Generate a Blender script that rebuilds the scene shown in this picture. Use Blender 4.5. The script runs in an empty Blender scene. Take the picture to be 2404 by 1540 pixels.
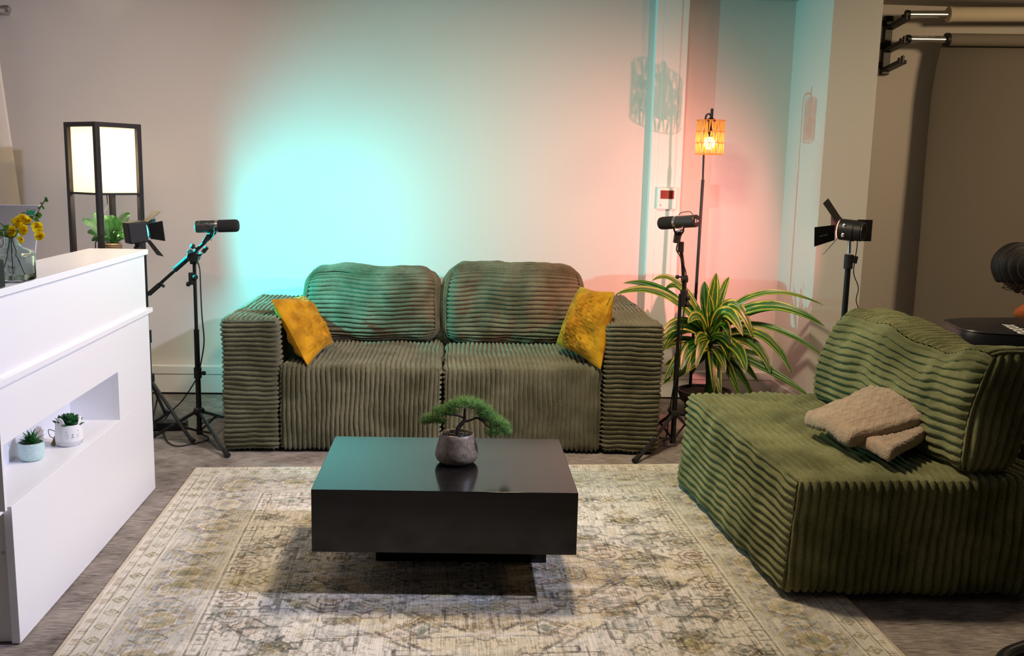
import bpy, bmesh, math, random
import numpy as np
from mathutils import Vector, Matrix
random.seed(7); rng = np.random.default_rng(7)
SC = bpy.context.scene; COL = SC.collection

# ---------------------------------------------------------------- camera
CAM_Z = 1.3; FPX = 2220.2; PITCH, ROLL, YAW = 0.160759, 0.0224059, 0.0546651
def cam_axes():
    cy, sy, cp, sp = math.cos(YAW), math.sin(YAW), math.cos(PITCH), math.sin(PITCH)
    f = np.array([sy*cp, cy*cp, -sp]); r = np.array([cy, -sy, 0.]); u = np.cross(r, f)
    c, s = math.cos(ROLL), math.sin(ROLL)
    return c*r+s*u, -s*r+c*u, f
CR, CU, CF = cam_axes(); CC = np.array([0, 0, CAM_Z])
cam = bpy.data.cameras.new('camera'); camo = bpy.data.objects.new('camera', cam); COL.objects.link(camo)
cam.sensor_width = 36; cam.lens = 36*FPX/2404; cam.clip_start = .05
camo.matrix_world = Matrix(((CR[0], CU[0], -CF[0], 0), (CR[1], CU[1], -CF[1], 0), (CR[2], CU[2], -CF[2], CAM_Z), (0, 0, 0, 1)))
SC.camera = camo
def _ray(x, y): return (x-1202)/FPX*CR-(y-770)/FPX*CU+CF
def at(x, y, Y): d = _ray(x, y); return Vector(CC+d*(Y/d[1]))              # point seen at a pixel, at depth Y
def onz(x, y, z=0.): d = _ray(x, y); return Vector(CC+d*((z-CAM_Z)/d[2]))   # point seen at a pixel, at height z

# ---------------------------------------------------------------- world, light, exposure
SC.view_settings.view_transform = 'Standard'; SC.view_settings.look = 'None'
SC.view_settings.exposure = 0.0; SC.view_settings.gamma = 1.0; SC.view_settings.use_curve_mapping = False
w = bpy.data.worlds.new('world'); SC.world = w; w.use_nodes = True
w.node_tree.nodes['Background'].inputs[0].default_value = (1.0, .80, .60, 1)
w.node_tree.nodes['Background'].inputs[1].default_value = .014
def spot(name, loc, target, power, color, angle=120, blend=1., radius=.02):
    l = bpy.data.lights.new(name, 'SPOT'); l.energy = power; l.color = color; l.spot_size = math.radians(angle)
    l.spot_blend = blend; l.shadow_soft_size = radius
    o = bpy.data.objects.new(name, l); COL.objects.link(o); o.location = loc
    o.rotation_euler = (Vector(target)-Vector(loc)).to_track_quat('-Z', 'Y').to_euler(); return o
def area(name, loc, target, power, color, sx, sy, spread=math.pi):
    l = bpy.data.lights.new(name, 'AREA'); l.energy = power; l.color = color; l.shape = 'RECTANGLE'; l.size = sx; l.size_y = sy; l.spread = spread
    o = bpy.data.objects.new(name, l); COL.objects.link(o); o.location = loc
    o.rotation_euler = (Vector(target)-Vector(loc)).to_track_quat('-Z', 'Y').to_euler(); return o
def point(name, loc, power, color, radius):
    l = bpy.data.lights.new(name, 'POINT'); l.energy = power; l.color = color; l.shadow_soft_size = radius
    o = bpy.data.objects.new(name, l); COL.objects.link(o); o.location = loc; return o
spot('ceiling_spot_cool', (2.0, 2.4, 2.24), (-1.6, 3.35, .75), 400, (.70, .74, 1.0), 82, .8, .05)
area('ceiling_panel_warm', (.40, 3.42, 2.27), (.40, 3.42, 0), 46, (1.0, .80, .55), .25, .25)
area('ceiling_panel_warm_left', (-1.2, 3.6, 2.27), (-1.2, 4.4, .6), 14, (1.0, .82, .66), .5, .5)
area('ceiling_panel_right', (3.3, 3.6, 2.27), (2.9, 5.0, .8), 26, (1.0, .72, .42), .4, .4)
CY = (.0, .72, .74); SALM = (1.0, .27, .24)

# ---------------------------------------------------------------- materials
def mat(name, col, rough=.6, metal=0., bump=None, bscale=200., bstr=.2, sheen=0., var=None, vscale=5., trans=0., emis=None, estr=0., coat=0., spec=.5, ior=1.45, alpha=1., stretch=None, sheentint=None):
    m = bpy.data.materials.new(name); m.use_nodes = True; nt = m.node_tree; b = nt.nodes['Principled BSDF']
    c = (*col, 1); b.inputs['Base Color'].default_value = c; b.inputs['Roughness'].default_value = rough
    b.inputs['Metallic'].default_value = metal; b.inputs['IOR'].default_value = ior; b.inputs['Specular IOR Level'].default_value = spec
    b.inputs['Sheen Weight'].default_value = sheen; b.inputs['Transmission Weight'].default_value = trans; b.inputs['Coat Weight'].default_value = coat
    if sheen: b.inputs['Sheen Roughness'].default_value = .4
    if sheentint: b.inputs['Sheen Tint'].default_value = (*sheentint, 1)
    if emis: b.inputs['Emission Color'].default_value = (*emis, 1); b.inputs['Emission Strength'].default_value = estr
    tc = nt.nodes.new('ShaderNodeTexCoord'); mp = nt.nodes.new('ShaderNodeMapping'); nt.links.new(tc.outputs['Object'], mp.inputs[0])
    if stretch: mp.inputs['Scale'].default_value = stretch
    if var:
        n = nt.nodes.new('ShaderNodeTexNoise'); n.inputs['Scale'].default_value = vscale; n.inputs['Detail'].default_value = 5
        nt.links.new(mp.outputs[0], n.inputs['Vector'])
        r = nt.nodes.new('ShaderNodeValToRGB'); r.color_ramp.elements[0].position = .36; r.color_ramp.elements[1].position = .64
        r.color_ramp.elements[0].color = (*var, 1); r.color_ramp.elements[1].color = c
        nt.links.new(n.outputs[0], r.inputs[0]); nt.links.new(r.outputs[0], b.inputs['Base Color'])
    if bump:
        n = nt.nodes.new('ShaderNodeTexNoise'); n.inputs['Scale'].default_value = bscale; n.inputs['Detail'].default_value = 3
        nt.links.new(mp.outputs[0], n.inputs['Vector'])
        bp = nt.nodes.new('ShaderNodeBump'); bp.inputs['Strength'].default_value = bstr; bp.inputs['Distance'].default_value = bump
        nt.links.new(n.outputs[0], bp.inputs['Height']); nt.links.new(bp.outputs[0], b.inputs['Normal'])
    return m
M = {}
M['wall'] = mat('painted_wall', (.66, .62, .58), .75, bump=.002, bscale=60, bstr=.15)
M['trim'] = mat('white_trim', (.80, .78, .76), .45)
M['ceiling'] = mat('ceiling', (.42, .40, .37), .9)
M['white'] = mat('white_laminate', (.86, .86, .90), .35)
M['black'] = mat('black_metal', (.008, .008, .009), .42, spec=.4)
M['blackp'] = mat('black_plastic', (.012, .012, .013), .5, spec=.4)
M['satin'] = mat('satin_black_leg', (.02, .02, .022), .3)
M['rubber'] = mat('black_rubber', (.010, .010, .010), .7)
M['foam'] = mat('black_foam', (.012, .012, .013), .95, bump=.002, bscale=900, bstr=.6)
M['micbody'] = mat('dark_grey_metal', (.07, .065, .065), .38, metal=.6)
M['steel'] = mat('brushed_steel', (.55, .52, .48), .3, metal=1.)
M['chrome'] = mat('chrome', (.75, .75, .75), .22, metal=1.)
M['lampframe'] = mat('black_wood', (.014, .011, .013), .45)
M['sofa'] = mat('olive_velvet_cord', (.175, .165, .105), .95, sheen=.45, var=(.085, .08, .045), vscale=7, bump=.003, bscale=420, bstr=.7, spec=.1, sheentint=(.8, .8, .6))
M['armchair'] = mat('moss_velvet_cord', (.235, .238, .112), .95, sheen=.45, var=(.105, .11, .046), vscale=6, bump=.003, bscale=420, bstr=.7, spec=.1, sheentint=(.8, .85, .5))
def pile(m, scale=260, lo=.55, hi=1.25, dist=.004):
    nt = m.node_tree; b = nt.nodes['Principled BSDF']; src = b.inputs['Base Color'].links[0].from_socket; tc = nt.nodes.new('ShaderNodeTexCoord')
    n = nt.nodes.new('ShaderNodeTexNoise'); n.inputs['Scale'].default_value = scale; n.inputs['Detail'].default_value = 4; n.inputs['Roughness'].default_value = .7; nt.links.new(tc.outputs['Object'], n.inputs[0])
    r = nt.nodes.new('ShaderNodeMapRange'); r.inputs[1].default_value = .34; r.inputs[2].default_value = .66; r.inputs[3].default_value = lo; r.inputs[4].default_value = hi; nt.links.new(n.outputs[0], r.inputs[0])
    v = nt.nodes.new('ShaderNodeVectorMath'); v.operation = 'SCALE'; nt.links.new(src, v.inputs[0]); nt.links.new(r.outputs[0], v.inputs['Scale']); nt.links.new(v.outputs[0], b.inputs['Base Color'])
    bp = nt.nodes.new('ShaderNodeBump'); bp.inputs['Strength'].default_value = .9; bp.inputs['Distance'].default_value = dist; nt.links.new(n.outputs[0], bp.inputs['Height']); nt.links.new(bp.outputs[0], b.inputs['Normal'])
pile(M['sofa']); pile(M['armchair'])
M['mustard'] = mat('mustard_velvet', (.50, .245, .006), .75, sheen=.25, var=(.31, .135, .003), vscale=16, bump=.004, bscale=60, bstr=.35, spec=.2, sheentint=(1., .8, .3))
M['fleece'] = mat('beige_fleece', (.44, .33, .24), .98, sheen=.3, var=(.36, .27, .19), vscale=30, bump=.006, bscale=230, bstr=.9, spec=.05)
M['leafdark'] = mat('leaf_dark', (.020, .095, .015), .45, var=(.012, .05, .010), vscale=30)
M['fern'] = mat('fern_green', (.045, .19, .02), .5, var=(.018, .085, .012), vscale=25)
M['succ'] = mat('succulent_green', (.02, .13, .03), .42, var=(.015, .06, .03), vscale=30)
M['aloe'] = mat('aloe_green', (.035, .20, .035), .42, var=(.012, .07, .02), vscale=40)
M['needle'] = mat('pine_needles', (.075, .20, .020), .6, var=(.02, .07, .008), vscale=110)
M['bark'] = mat('bonsai_bark', (.035, .025, .02), .8, bump=.004, bscale=80, bstr=.8)
M['stem'] = mat('twig', (.10, .06, .03), .8)
M['stone'] = mat('speckled_stoneware', (.25, .19, .14), .42, var=(.15, .115, .085), vscale=70, bump=.001, bscale=300, bstr=.4)
M['soil'] = mat('soil', (.035, .025, .02), .95, bump=.004, bscale=200, bstr=1)
M['pebble'] = mat('tan_pebble', (.36, .20, .08), .6)
M['pebbledark'] = mat('dark_pebble', (.05, .05, .045), .4)
M['rope'] = mat('seagrass_rope', (.42, .28, .15), .9, var=(.24, .15, .07), vscale=60, bump=.003, bscale=250, bstr=.8)
M['wood_black'] = mat('black_woodgrain', (.004, .0038, .004), .13, var=(.008, .0075, .008), vscale=6, stretch=(1.5, 26, 26), spec=.42)
M['shade'] = mat('fabric_shade', (.9, .84, .72), .9)
M['paper'] = mat('backdrop_paper_grey', (.20, .175, .14), .9)
M['paperlight'] = mat('backdrop_paper_cream', (.66, .58, .44), .85)
M['curtain'] = mat('cream_curtain', (.78, .70, .60), .9)
M['flower'] = mat('yellow_petals', (1.0, .78, .01), .7)
M['flowerheart'] = mat('flower_heart', (.55, .22, .02), .8)
M['laptop'] = mat('silver_aluminium', (.60, .61, .68), .4, metal=.15)
M['stkgreen'] = mat('green_sticker', (.0, .52, .25), .5)
M['stkwhite'] = mat('white_sticker', (.88, .88, .92), .5)
M['print'] = mat('dark_print', (.05, .05, .07), .6)
M['printwhite'] = mat('white_print', (.85, .85, .85), .5)
M['mintpot'] = mat('mint_ceramic', (.56, .74, .74), .4)
M['whitepot'] = mat('white_ceramic', (.88, .88, .90), .5)
M['printgrey'] = mat('grey_print', (.30, .30, .30), .5)
M['catprint'] = mat('grey_blue_print', (.42, .45, .55), .6)
M['skin'] = mat('dark_skin', (.085, .035, .018), .5)
M['hair'] = mat('black_hair', (.008, .0065, .0065), .6, bump=.001, bscale=500, bstr=.5)
M['parting'] = mat('scalp', (.055, .04, .035), .6)
M['orange'] = mat('rust_orange_cloth', (.42, .085, .02), .9, bump=.004, bscale=60, bstr=.3)
M['denim'] = mat('dark_trousers', (.02, .02, .03), .9)
M['case'] = mat('black_leatherette', (.012, .013, .018), .38)
M['yellowtag'] = mat('yellow_tag', (.75, .55, .02), .6)
M['screen'] = mat('dark_screen', (.16, .018, .006), .25)
M['led'] = mat('led_window', (.1, .1, .1), .3)
M['glass'] = mat('green_glass', (.87, .985, .95), .02, trans=1., ior=1.45)
M['water'] = mat('water', (.94, 1.0, .82), .0, trans=1., ior=1.33)
def translucent(name, col, mixf=.5):
    m = bpy.data.materials.new(name); m.use_nodes = True; nt = m.node_tree; nt.nodes.clear()
    o = nt.nodes.new('ShaderNodeOutputMaterial'); a = nt.nodes.new('ShaderNodeBsdfTranslucent'); d = nt.nodes.new('ShaderNodeBsdfDiffuse'); x = nt.nodes.new('ShaderNodeMixShader')
    a.inputs[0].default_value = (*col, 1); d.inputs[0].default_value = (*col, 1); x.inputs[0].default_value = mixf
    nt.links.new(d.outputs[0], x.inputs[1]); nt.links.new(a.outputs[0], x.inputs[2]); nt.links.new(x.outputs[0], o.inputs[0]); return m
M['flower'] = translucent('yellow_petals', (1., .80, .02), .45); M['leafdark2'] = translucent('spray_leaf_green', (.10, .26, .05), .35)
M['boxshade'] = translucent('linen_shade', (.95, .90, .80), .6)
M['amber'] = translucent('amber_weave', (.98, .50, .12), .75)
def emit(name, col, s):
    m = bpy.data.materials.new(name); m.use_nodes = True; b = m.node_tree.nodes['Principled BSDF']
    b.inputs['Emission Color'].default_value = (*col, 1); b.inputs['Emission Strength'].default_value = s; b.inputs['Base Color'].default_value = (*col, 1); return m
M['bulb'] = emit('glowing_bulb', (1., .80, .50), 14)
M['ledcyan'] = emit('cyan_led_face', (.1, .8, .85), 3); M['ledsalm'] = emit('salmon_led_face', (1., .25, .2), 3)
def carpet():
    m = mat('carpet', (.2, .17, .15), .98, spec=.1); nt = m.node_tree; b = nt.nodes['Principled BSDF']
    tc = nt.nodes.new('ShaderNodeTexCoord'); mp = nt.nodes.new('ShaderNodeMapping'); mp.inputs['Scale'].default_value = (16, 260, 1)
    nt.links.new(tc.outputs['Object'], mp.inputs[0]); n = nt.nodes.new('ShaderNodeTexNoise'); n.inputs['Scale'].default_value = 1.; n.inputs['Detail'].default_value = 6; n.inputs['Roughness'].default_value = .7
    nt.links.new(mp.outputs[0], n.inputs[0]); n2 = nt.nodes.new('ShaderNodeTexNoise'); n2.inputs['Scale'].default_value = 7; n2.inputs['Detail'].default_value = 4
    nt.links.new(tc.outputs['Object'], n2.inputs[0])
    mx = nt.nodes.new('ShaderNodeMath'); mx.operation = 'MULTIPLY_ADD'; nt.links.new(n2.outputs[0], mx.inputs[0]); mx.inputs[1].default_value = .35; nt.links.new(n.outputs[0], mx.inputs[2])
    r = nt.nodes.new('ShaderNodeValToRGB'); e = r.color_ramp.elements; e[0].position = .52; e[0].color = (.075, .062, .056, 1); e[1].position = .82; e[1].color = (.42, .37, .33, 1)
    k = e.new(.66); k.color = (.22, .187, .168, 1)
    nt.links.new(mx.outputs[0], r.inputs[0]); nt.links.new(r.outputs[0], b.inputs['Base Color'])
    bp = nt.nodes.new('ShaderNodeBump'); bp.inputs['Strength'].default_value = .5; bp.inputs['Distance'].default_value = .003; nt.links.new(n.outputs[0], bp.inputs['Height']); nt.links.new(bp.outputs[0], b.inputs['Normal'])
    return m
M['carpet'] = carpet()
def attr_mat(name, rough, weave):
    m = mat(name, (1, 1, 1), rough, spec=.1); nt = m.node_tree; b = nt.nodes['Principled BSDF']
    a = nt.nodes.new('ShaderNodeAttribute'); a.attribute_name = 'Col'
    tc = nt.nodes.new('ShaderNodeTexCoord'); mp = nt.nodes.new('ShaderNodeMapping'); mp.inputs['Scale'].default_value = (260, 8, 1); nt.links.new(tc.outputs['Object'], mp.inputs[0])
    n = nt.nodes.new('ShaderNodeTexNoise'); n.inputs['Scale'].default_value = 1; n.inputs['Detail'].default_value = 2; nt.links.new(mp.outputs[0], n.inputs[0])
    r = nt.nodes.new('ShaderNodeMapRange'); r.inputs[1].default_value = .35; r.inputs[2].default_value = .6; r.inputs[3].default_value = .72; r.inputs[4].default_value = 1.06; nt.links.new(n.outputs[0], r.inputs[0])
    mx = nt.nodes.new('ShaderNodeVectorMath'); mx.operation = 'SCALE'; nt.links.new(a.outputs['Color'], mx.inputs[0]); nt.links.new(r.outputs[0], mx.inputs['Scale']); nt.links.new(mx.outputs[0], b.inputs['Base Color'])
    bp = nt.nodes.new('ShaderNodeBump'); bp.inputs['Strength'].default_value = .3; bp.inputs['Distance'].default_value = .002; nt.links.new(n.outputs[0], bp.inputs['Height']); nt.links.new(bp.outputs[0], b.inputs['Normal'])
    return m
M['rug'] = attr_mat('distressed_rug', .95, True)
def stripe_leaf():
    m = mat('striped_leaf', (.1, .3, .02), .38); nt = m.node_tree; b = nt.nodes['Principled BSDF']
    uv = nt.nodes.new('ShaderNodeUVMap'); s = nt.nodes.new('ShaderNodeSeparateXYZ'); nt.links.new(uv.outputs[0], s.inputs[0])
    n = nt.nodes.new('ShaderNodeTexNoise'); n.inputs['Scale'].default_value = 6; nt.links.new(uv.outputs[0], n.inputs[0])
    ad = nt.nodes.new('ShaderNodeMath'); ad.operation = 'MULTIPLY_ADD'; nt.links.new(n.outputs[0], ad.inputs[0]); ad.inputs[1].default_value = .30; sb = nt.nodes.new('ShaderNodeMath'); sb.operation = 'SUBTRACT'; nt.links.new(s.outputs[0], sb.inputs[0]); sb.inputs[1].default_value = .15; nt.links.new(sb.outputs[0], ad.inputs[2])
    r = nt.nodes.new('ShaderNodeValToRGB'); r.color_ramp.interpolation = 'LINEAR'; e = r.color_ramp.elements
    G = (.012, .085, .008, 1); Yl = (.34, .42, .04, 1); G2 = (.03, .16, .012, 1)
    e[0].position = 0; e[0].color = G2; e[1].position = 1; e[1].color = G2
    for p, c in ((.10, G2), (.14, Yl), (.20, Yl), (.24, G), (.46, G), (.52, G2), (.57, Yl), (.60, G2), (.66, G), (.84, G), (.88, Yl), (.93, Yl), (.96, G)):
        k = e.new(p); k.color = c
    nt.links.new(ad.outputs[0], r.inputs[0]); nt.links.new(r.outputs[0], b.inputs['Base Color']); return m
M['dracaena'] = stripe_leaf()
def dotpot():
    m = M['mintpot']; nt = m.node_tree; b = nt.nodes['Principled BSDF']; tc = nt.nodes.new('ShaderNodeTexCoord')
    v = nt.nodes.new('ShaderNodeTexVoronoi'); v.inputs['Scale'].default_value = 300; nt.links.new(tc.outputs['Object'], v.inputs['Vector'])
    r = nt.nodes.new('ShaderNodeValToRGB'); e = r.color_ramp.elements; e[0].position = .22; e[0].color = (.93, .97, .97, 1); e[1].position = .32; e[1].color = (.50, .70, .71, 1)
    nt.links.new(v.outputs['Distance'], r.inputs[0]); nt.links.new(r.outputs[0], b.inputs['Base Color'])
dotpot()
def speckle():
    m = M['stone']; nt = m.node_tree; b = nt.nodes['Principled BSDF']; src = b.inputs['Base Color'].links[0].from_socket
    tc = nt.nodes.new('ShaderNodeTexCoord'); v = nt.nodes.new('ShaderNodeTexVoronoi'); v.inputs['Scale'].default_value = 260; nt.links.new(tc.outputs['Object'], v.inputs['Vector'])
    r = nt.nodes.new('ShaderNodeValToRGB'); e = r.color_ramp.elements; e[0].position = .2; e[0].color = (.25, .22, .2, 1); e[1].position = .34; e[1].color = (1, 1, 1, 1); nt.links.new(v.outputs['Distance'], r.inputs[0])
    mx = nt.nodes.new('ShaderNodeMix'); mx.data_type = 'RGBA'; mx.blend_type = 'MULTIPLY'; mx.inputs[0].default_value = 1
    nt.links.new(src, mx.inputs[6]); nt.links.new(r.outputs[0], mx.inputs[7]); nt.links.new(mx.outputs[2], b.inputs['Base Color'])
speckle()

# ---------------------------------------------------------------- object helpers
ORG = {}
def thing(name, label, cat, loc=(0, 0, 0), group=None):
    o = bpy.data.objects.new(name, None); COL.objects.link(o); o.location = loc; o.empty_display_size = .05
    o['label'] = label; o['category'] = cat
    if group: o['group'] = group
    ORG[o.name] = Vector(loc); return o
def tag(o, label, cat, group=None, kind=None):
    o['label'] = label; o['category'] = cat
    if group: o['group'] = group
    if kind: o['kind'] = kind
    return o
def frame(d, up=None):
    d = Vector(d).normalized(); a = Vector(up) if up is not None else (Vector((0, 0, 1)) if abs(d.z) < .95 else Vector((1, 0, 0)))
    x = a.cross(d)
    if x.length < 1e-5: x = Vector((1, 0, 0)).cross(d)
    x.normalize(); y = d.cross(x); return x, y, d
class MB:
    def __init__(s): s.v = []; s.f = []; s.uv = {}
    def add(s, vs, fs, uvs=None):
        b = len(s.v); s.v += [tuple(v) for v in vs]
        for i, f in enumerate(fs):
            s.f.append(tuple(b+k for k in f))
            if uvs: s.uv[len(s.f)-1] = [uvs[k] for k in f]
        return s
    def box(s, c, size, rot=None):
        c = Vector(c); R = rot if rot is not None else Matrix.Identity(3); vs = []
        for i in (-1, 1):
            for j in (-1, 1):
                for k in (-1, 1): vs.append(c+R @ Vector((i*size[0]/2, j*size[1]/2, k*size[2]/2)))
        return s.add(vs, [(0, 1, 3, 2), (4, 6, 7, 5), (0, 4, 5, 1), (2, 3, 7, 6), (0, 2, 6, 4), (1, 5, 7, 3)])
    def bb(s, lo, hi): return s.box([(a+b)/2 for a, b in zip(lo, hi)], [b-a for a, b in zip(lo, hi)])
    def hexa(s, p): # 8 corners: bottom 4 ccw, top 4 ccw
        return s.add(p, [(3, 2, 1, 0), (4, 5, 6, 7), (0, 1, 5, 4), (1, 2, 6, 5), (2, 3, 7, 6), (3, 0, 4, 7)])
    def bar(s, a, b, w, h, up=None):
        a = Vector(a); b = Vector(b); x, y, d = frame(b-a, up); R = Matrix((x, y, d)).transposed()
        return s.box((a+b)/2, (w, h, (b-a).length), R)
    def tube(s, pts, r, seg=10, cap=True):
        pts = [Vector(p) for p in pts]; n = len(pts); rs = r if isinstance(r, (list, tuple)) else [r]*n; vs = []; px = None
        for i, p in enumerate(pts):
            t = (pts[min(i+1, n-1)]-pts[max(i-1, 0)]).normalized()
            if px is None: x, y, _ = frame(t)
            else:
                x = px-t*px.dot(t)
                if x.length < 1e-6: x, _, _ = frame(t)
                x.normalize(); y = t.cross(x)
            px = x
            for k in range(seg):
                a = 2*math.pi*k/seg; vs.append(p+(x*math.cos(a)+y*math.sin(a))*rs[i])
        fs = [(i*seg+k, i*seg+(k+1) % seg, (i+1)*seg+(k+1) % seg, (i+1)*seg+k) for i in range(n-1) for k in range(seg)]
        if cap: fs += [tuple(range(seg))[::-1], tuple(range((n-1)*seg, n*seg))]
        return s.add(vs, fs)
    def lathe(s, prof, c, axis=(0, 0, 1), seg=32, up=None, sq=None, capb=True, capt=True):
        c = Vector(c); x, y, d = frame(axis, up); vs = []
        for r, h in prof:
            for k in range(seg):
                a = 2*math.pi*k/seg; ca, sa = math.cos(a), math.sin(a); rr = r
                if sq: rr = r/((abs(ca)**sq+abs(sa)**sq)**(1/sq))
                vs.append(c+x*ca*rr+y*sa*rr+d*h)
        n = len(prof); fs = [(i*seg+k, i*seg+(k+1) % seg, (i+1)*seg+(k+1) % seg, (i+1)*seg+k) for i in range(n-1) for k in range(seg)]
        if capb: fs.append(tuple(range(seg))[::-1])
        if capt: fs.append(tuple(range((n-1)*seg, n*seg)))
        return s.add(vs, fs)
    def cyl(s, a, b, r, seg=20): return s.tube([a, b], r, seg)
    def ell(s, c, rx, ry, rz, rot=None, seg=20, rings=12, fn=None):
        c = Vector(c); R = rot if rot is not None else Matrix.Identity(3); vs = []
        for i in range(rings+1):
            th = math.pi*i/rings
            for k in range(seg):
                a = 2*math.pi*k/seg; u = Vector((math.sin(th)*math.cos(a), math.sin(th)*math.sin(a), math.cos(th)))
                g = fn(u) if fn else 1
                vs.append(c+R @ Vector((u.x*rx*g, u.y*ry*g, u.z*rz*g)))
        return s.add(vs, [(i*seg+k, (i+1)*seg+k, (i+1)*seg+(k+1) % seg, i*seg+(k+1) % seg) for i in range(rings) for k in range(seg)])
    def build(s, name, m, parent=None, bevel=0., ang=35, tag_=None, solid=0., doubles=False):
        off = ORG.get(parent.name, Vector((0, 0, 0))) if parent else Vector((0, 0, 0))
        me = bpy.data.meshes.new(name); me.from_pydata([tuple(Vector(v)-off) for v in s.v], [], s.f)
        if s.uv:
            ul = me.uv_layers.new(name='UVMap')
            for p in me.polygons:
                if p.index in s.uv:
                    for li, uv in zip(p.loop_indices, s.uv[p.index]): ul.data[li].uv = uv
        me.materials.append(m); me.polygons.foreach_set('use_smooth', [True]*len(me.polygons)); me.update(); me.set_sharp_from_angle(angle=math.radians(ang))
        bm = bmesh.new(); bm.from_mesh(me)
        if doubles: bmesh.ops.remove_doubles(bm, verts=bm.verts, dist=1e-5)
        bmesh.ops.recalc_face_normals(bm, faces=bm.faces); bm.to_mesh(me); bm.free()
        o = bpy.data.objects.new(name, me); COL.objects.link(o)
        if parent: o.parent = parent
        ORG[o.name] = off
        if bevel:
            md = o.modifiers.new('bevel', 'BEVEL'); md.width = bevel; md.segments = 3; md.limit_method = 'ANGLE'; md.angle_limit = math.radians(40); md.harden_normals = False
        if solid:
            md = o.modifiers.new('thickness', 'SOLIDIFY'); md.thickness = solid; md.offset = 0
        return o
def npmesh(name, V, F, m, parent=None, col=None, smooth=True):
    off = np.array(ORG.get(parent.name, Vector((0, 0, 0)))) if parent else np.zeros(3)
    me = bpy.data.meshes.new(name); me.vertices.add(len(V)); me.vertices.foreach_set('co', (V-off).astype(np.float32).ravel())
    me.loops.add(F.size); me.loops.foreach_set('vertex_index', F.astype(np.int32).ravel())
    me.polygons.add(len(F)); me.polygons.foreach_set('loop_start', np.arange(0, F.size, F.shape[1], dtype=np.int32))
    me.update(calc_edges=True); me.validate()
    if smooth: me.polygons.foreach_set('use_smooth', np.ones(len(F), dtype=bool))
    if col is not None:
        a = me.color_attributes.new('Col', 'FLOAT_COLOR', 'POINT'); a.data.foreach_set('color', np.concatenate([col, np.ones((len(col), 1))], 1).astype(np.float32).ravel())
    me.materials.append(m); o = bpy.data.objects.new(name, me); COL.objects.link(o)
    if parent: o.parent = parent
    ORG[o.name] = Vector(off); return o
def text_mesh(name, body, size, m, parent, origin, xdir, ydir, depth=.0006, align='LEFT', shear=0., stretch=1.):
    cu = bpy.data.curves.new(name, 'FONT'); cu.body = body; cu.size = size; cu.extrude = depth; cu.align_x = align; cu.shear = shear
    t = bpy.data.objects.new('tmp', cu); COL.objects.link(t); dg = bpy.context.evaluated_depsgraph_get(); me = bpy.data.meshes.new_from_object(t.evaluated_get(dg)); bpy.data.objects.remove(t)
    x = Vector(xdir).normalized(); y = Vector(ydir); y = (y-x*y.dot(x)).normalized(); z = x.cross(y); off = ORG.get(parent.name, Vector((0, 0, 0)))
    for v in me.vertices: v.co = Vector(origin)+x*v.co.x*stretch+y*v.co.y+z*v.co.z-off
    me.name = name; me.materials.clear(); me.materials.append(m); o = bpy.data.objects.new(name, me); COL.objects.link(o); o.parent = parent; ORG[o.name] = off; return o
def nz(P, fr, seed, n=7):
    g = np.random.default_rng(seed); D = g.normal(size=(n, 3)); D /= np.linalg.norm(D, axis=1)[:, None]; D *= g.uniform(.6, 1.6, (n, 1))*fr; ph = g.uniform(0, 6.28, n)
    return np.sin(P @ D.T*2*np.pi+ph).mean(1)*1.6
def bez(a, b, c, n): return [(a*(1-t)**2+b*2*t*(1-t)+c*t*t) for t in [i/n for i in range(n+1)]]
def catmull(P, n=6):
    P = [Vector(p) for p in P]; P = [2*P[0]-P[1]]+P+[2*P[-1]-P[-2]]; out = []
    for i in range(1, len(P)-2):
        for k in range(n):
            t = k/n; p0, p1, p2, p3 = P[i-1:i+3]
            out.append(.5*((2*p1)+(p2-p0)*t+(2*p0-5*p1+4*p2-p3)*t*t+(3*p1-p0-3*p2+p3)*t**3))
    return out+[P[-2]]

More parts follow.
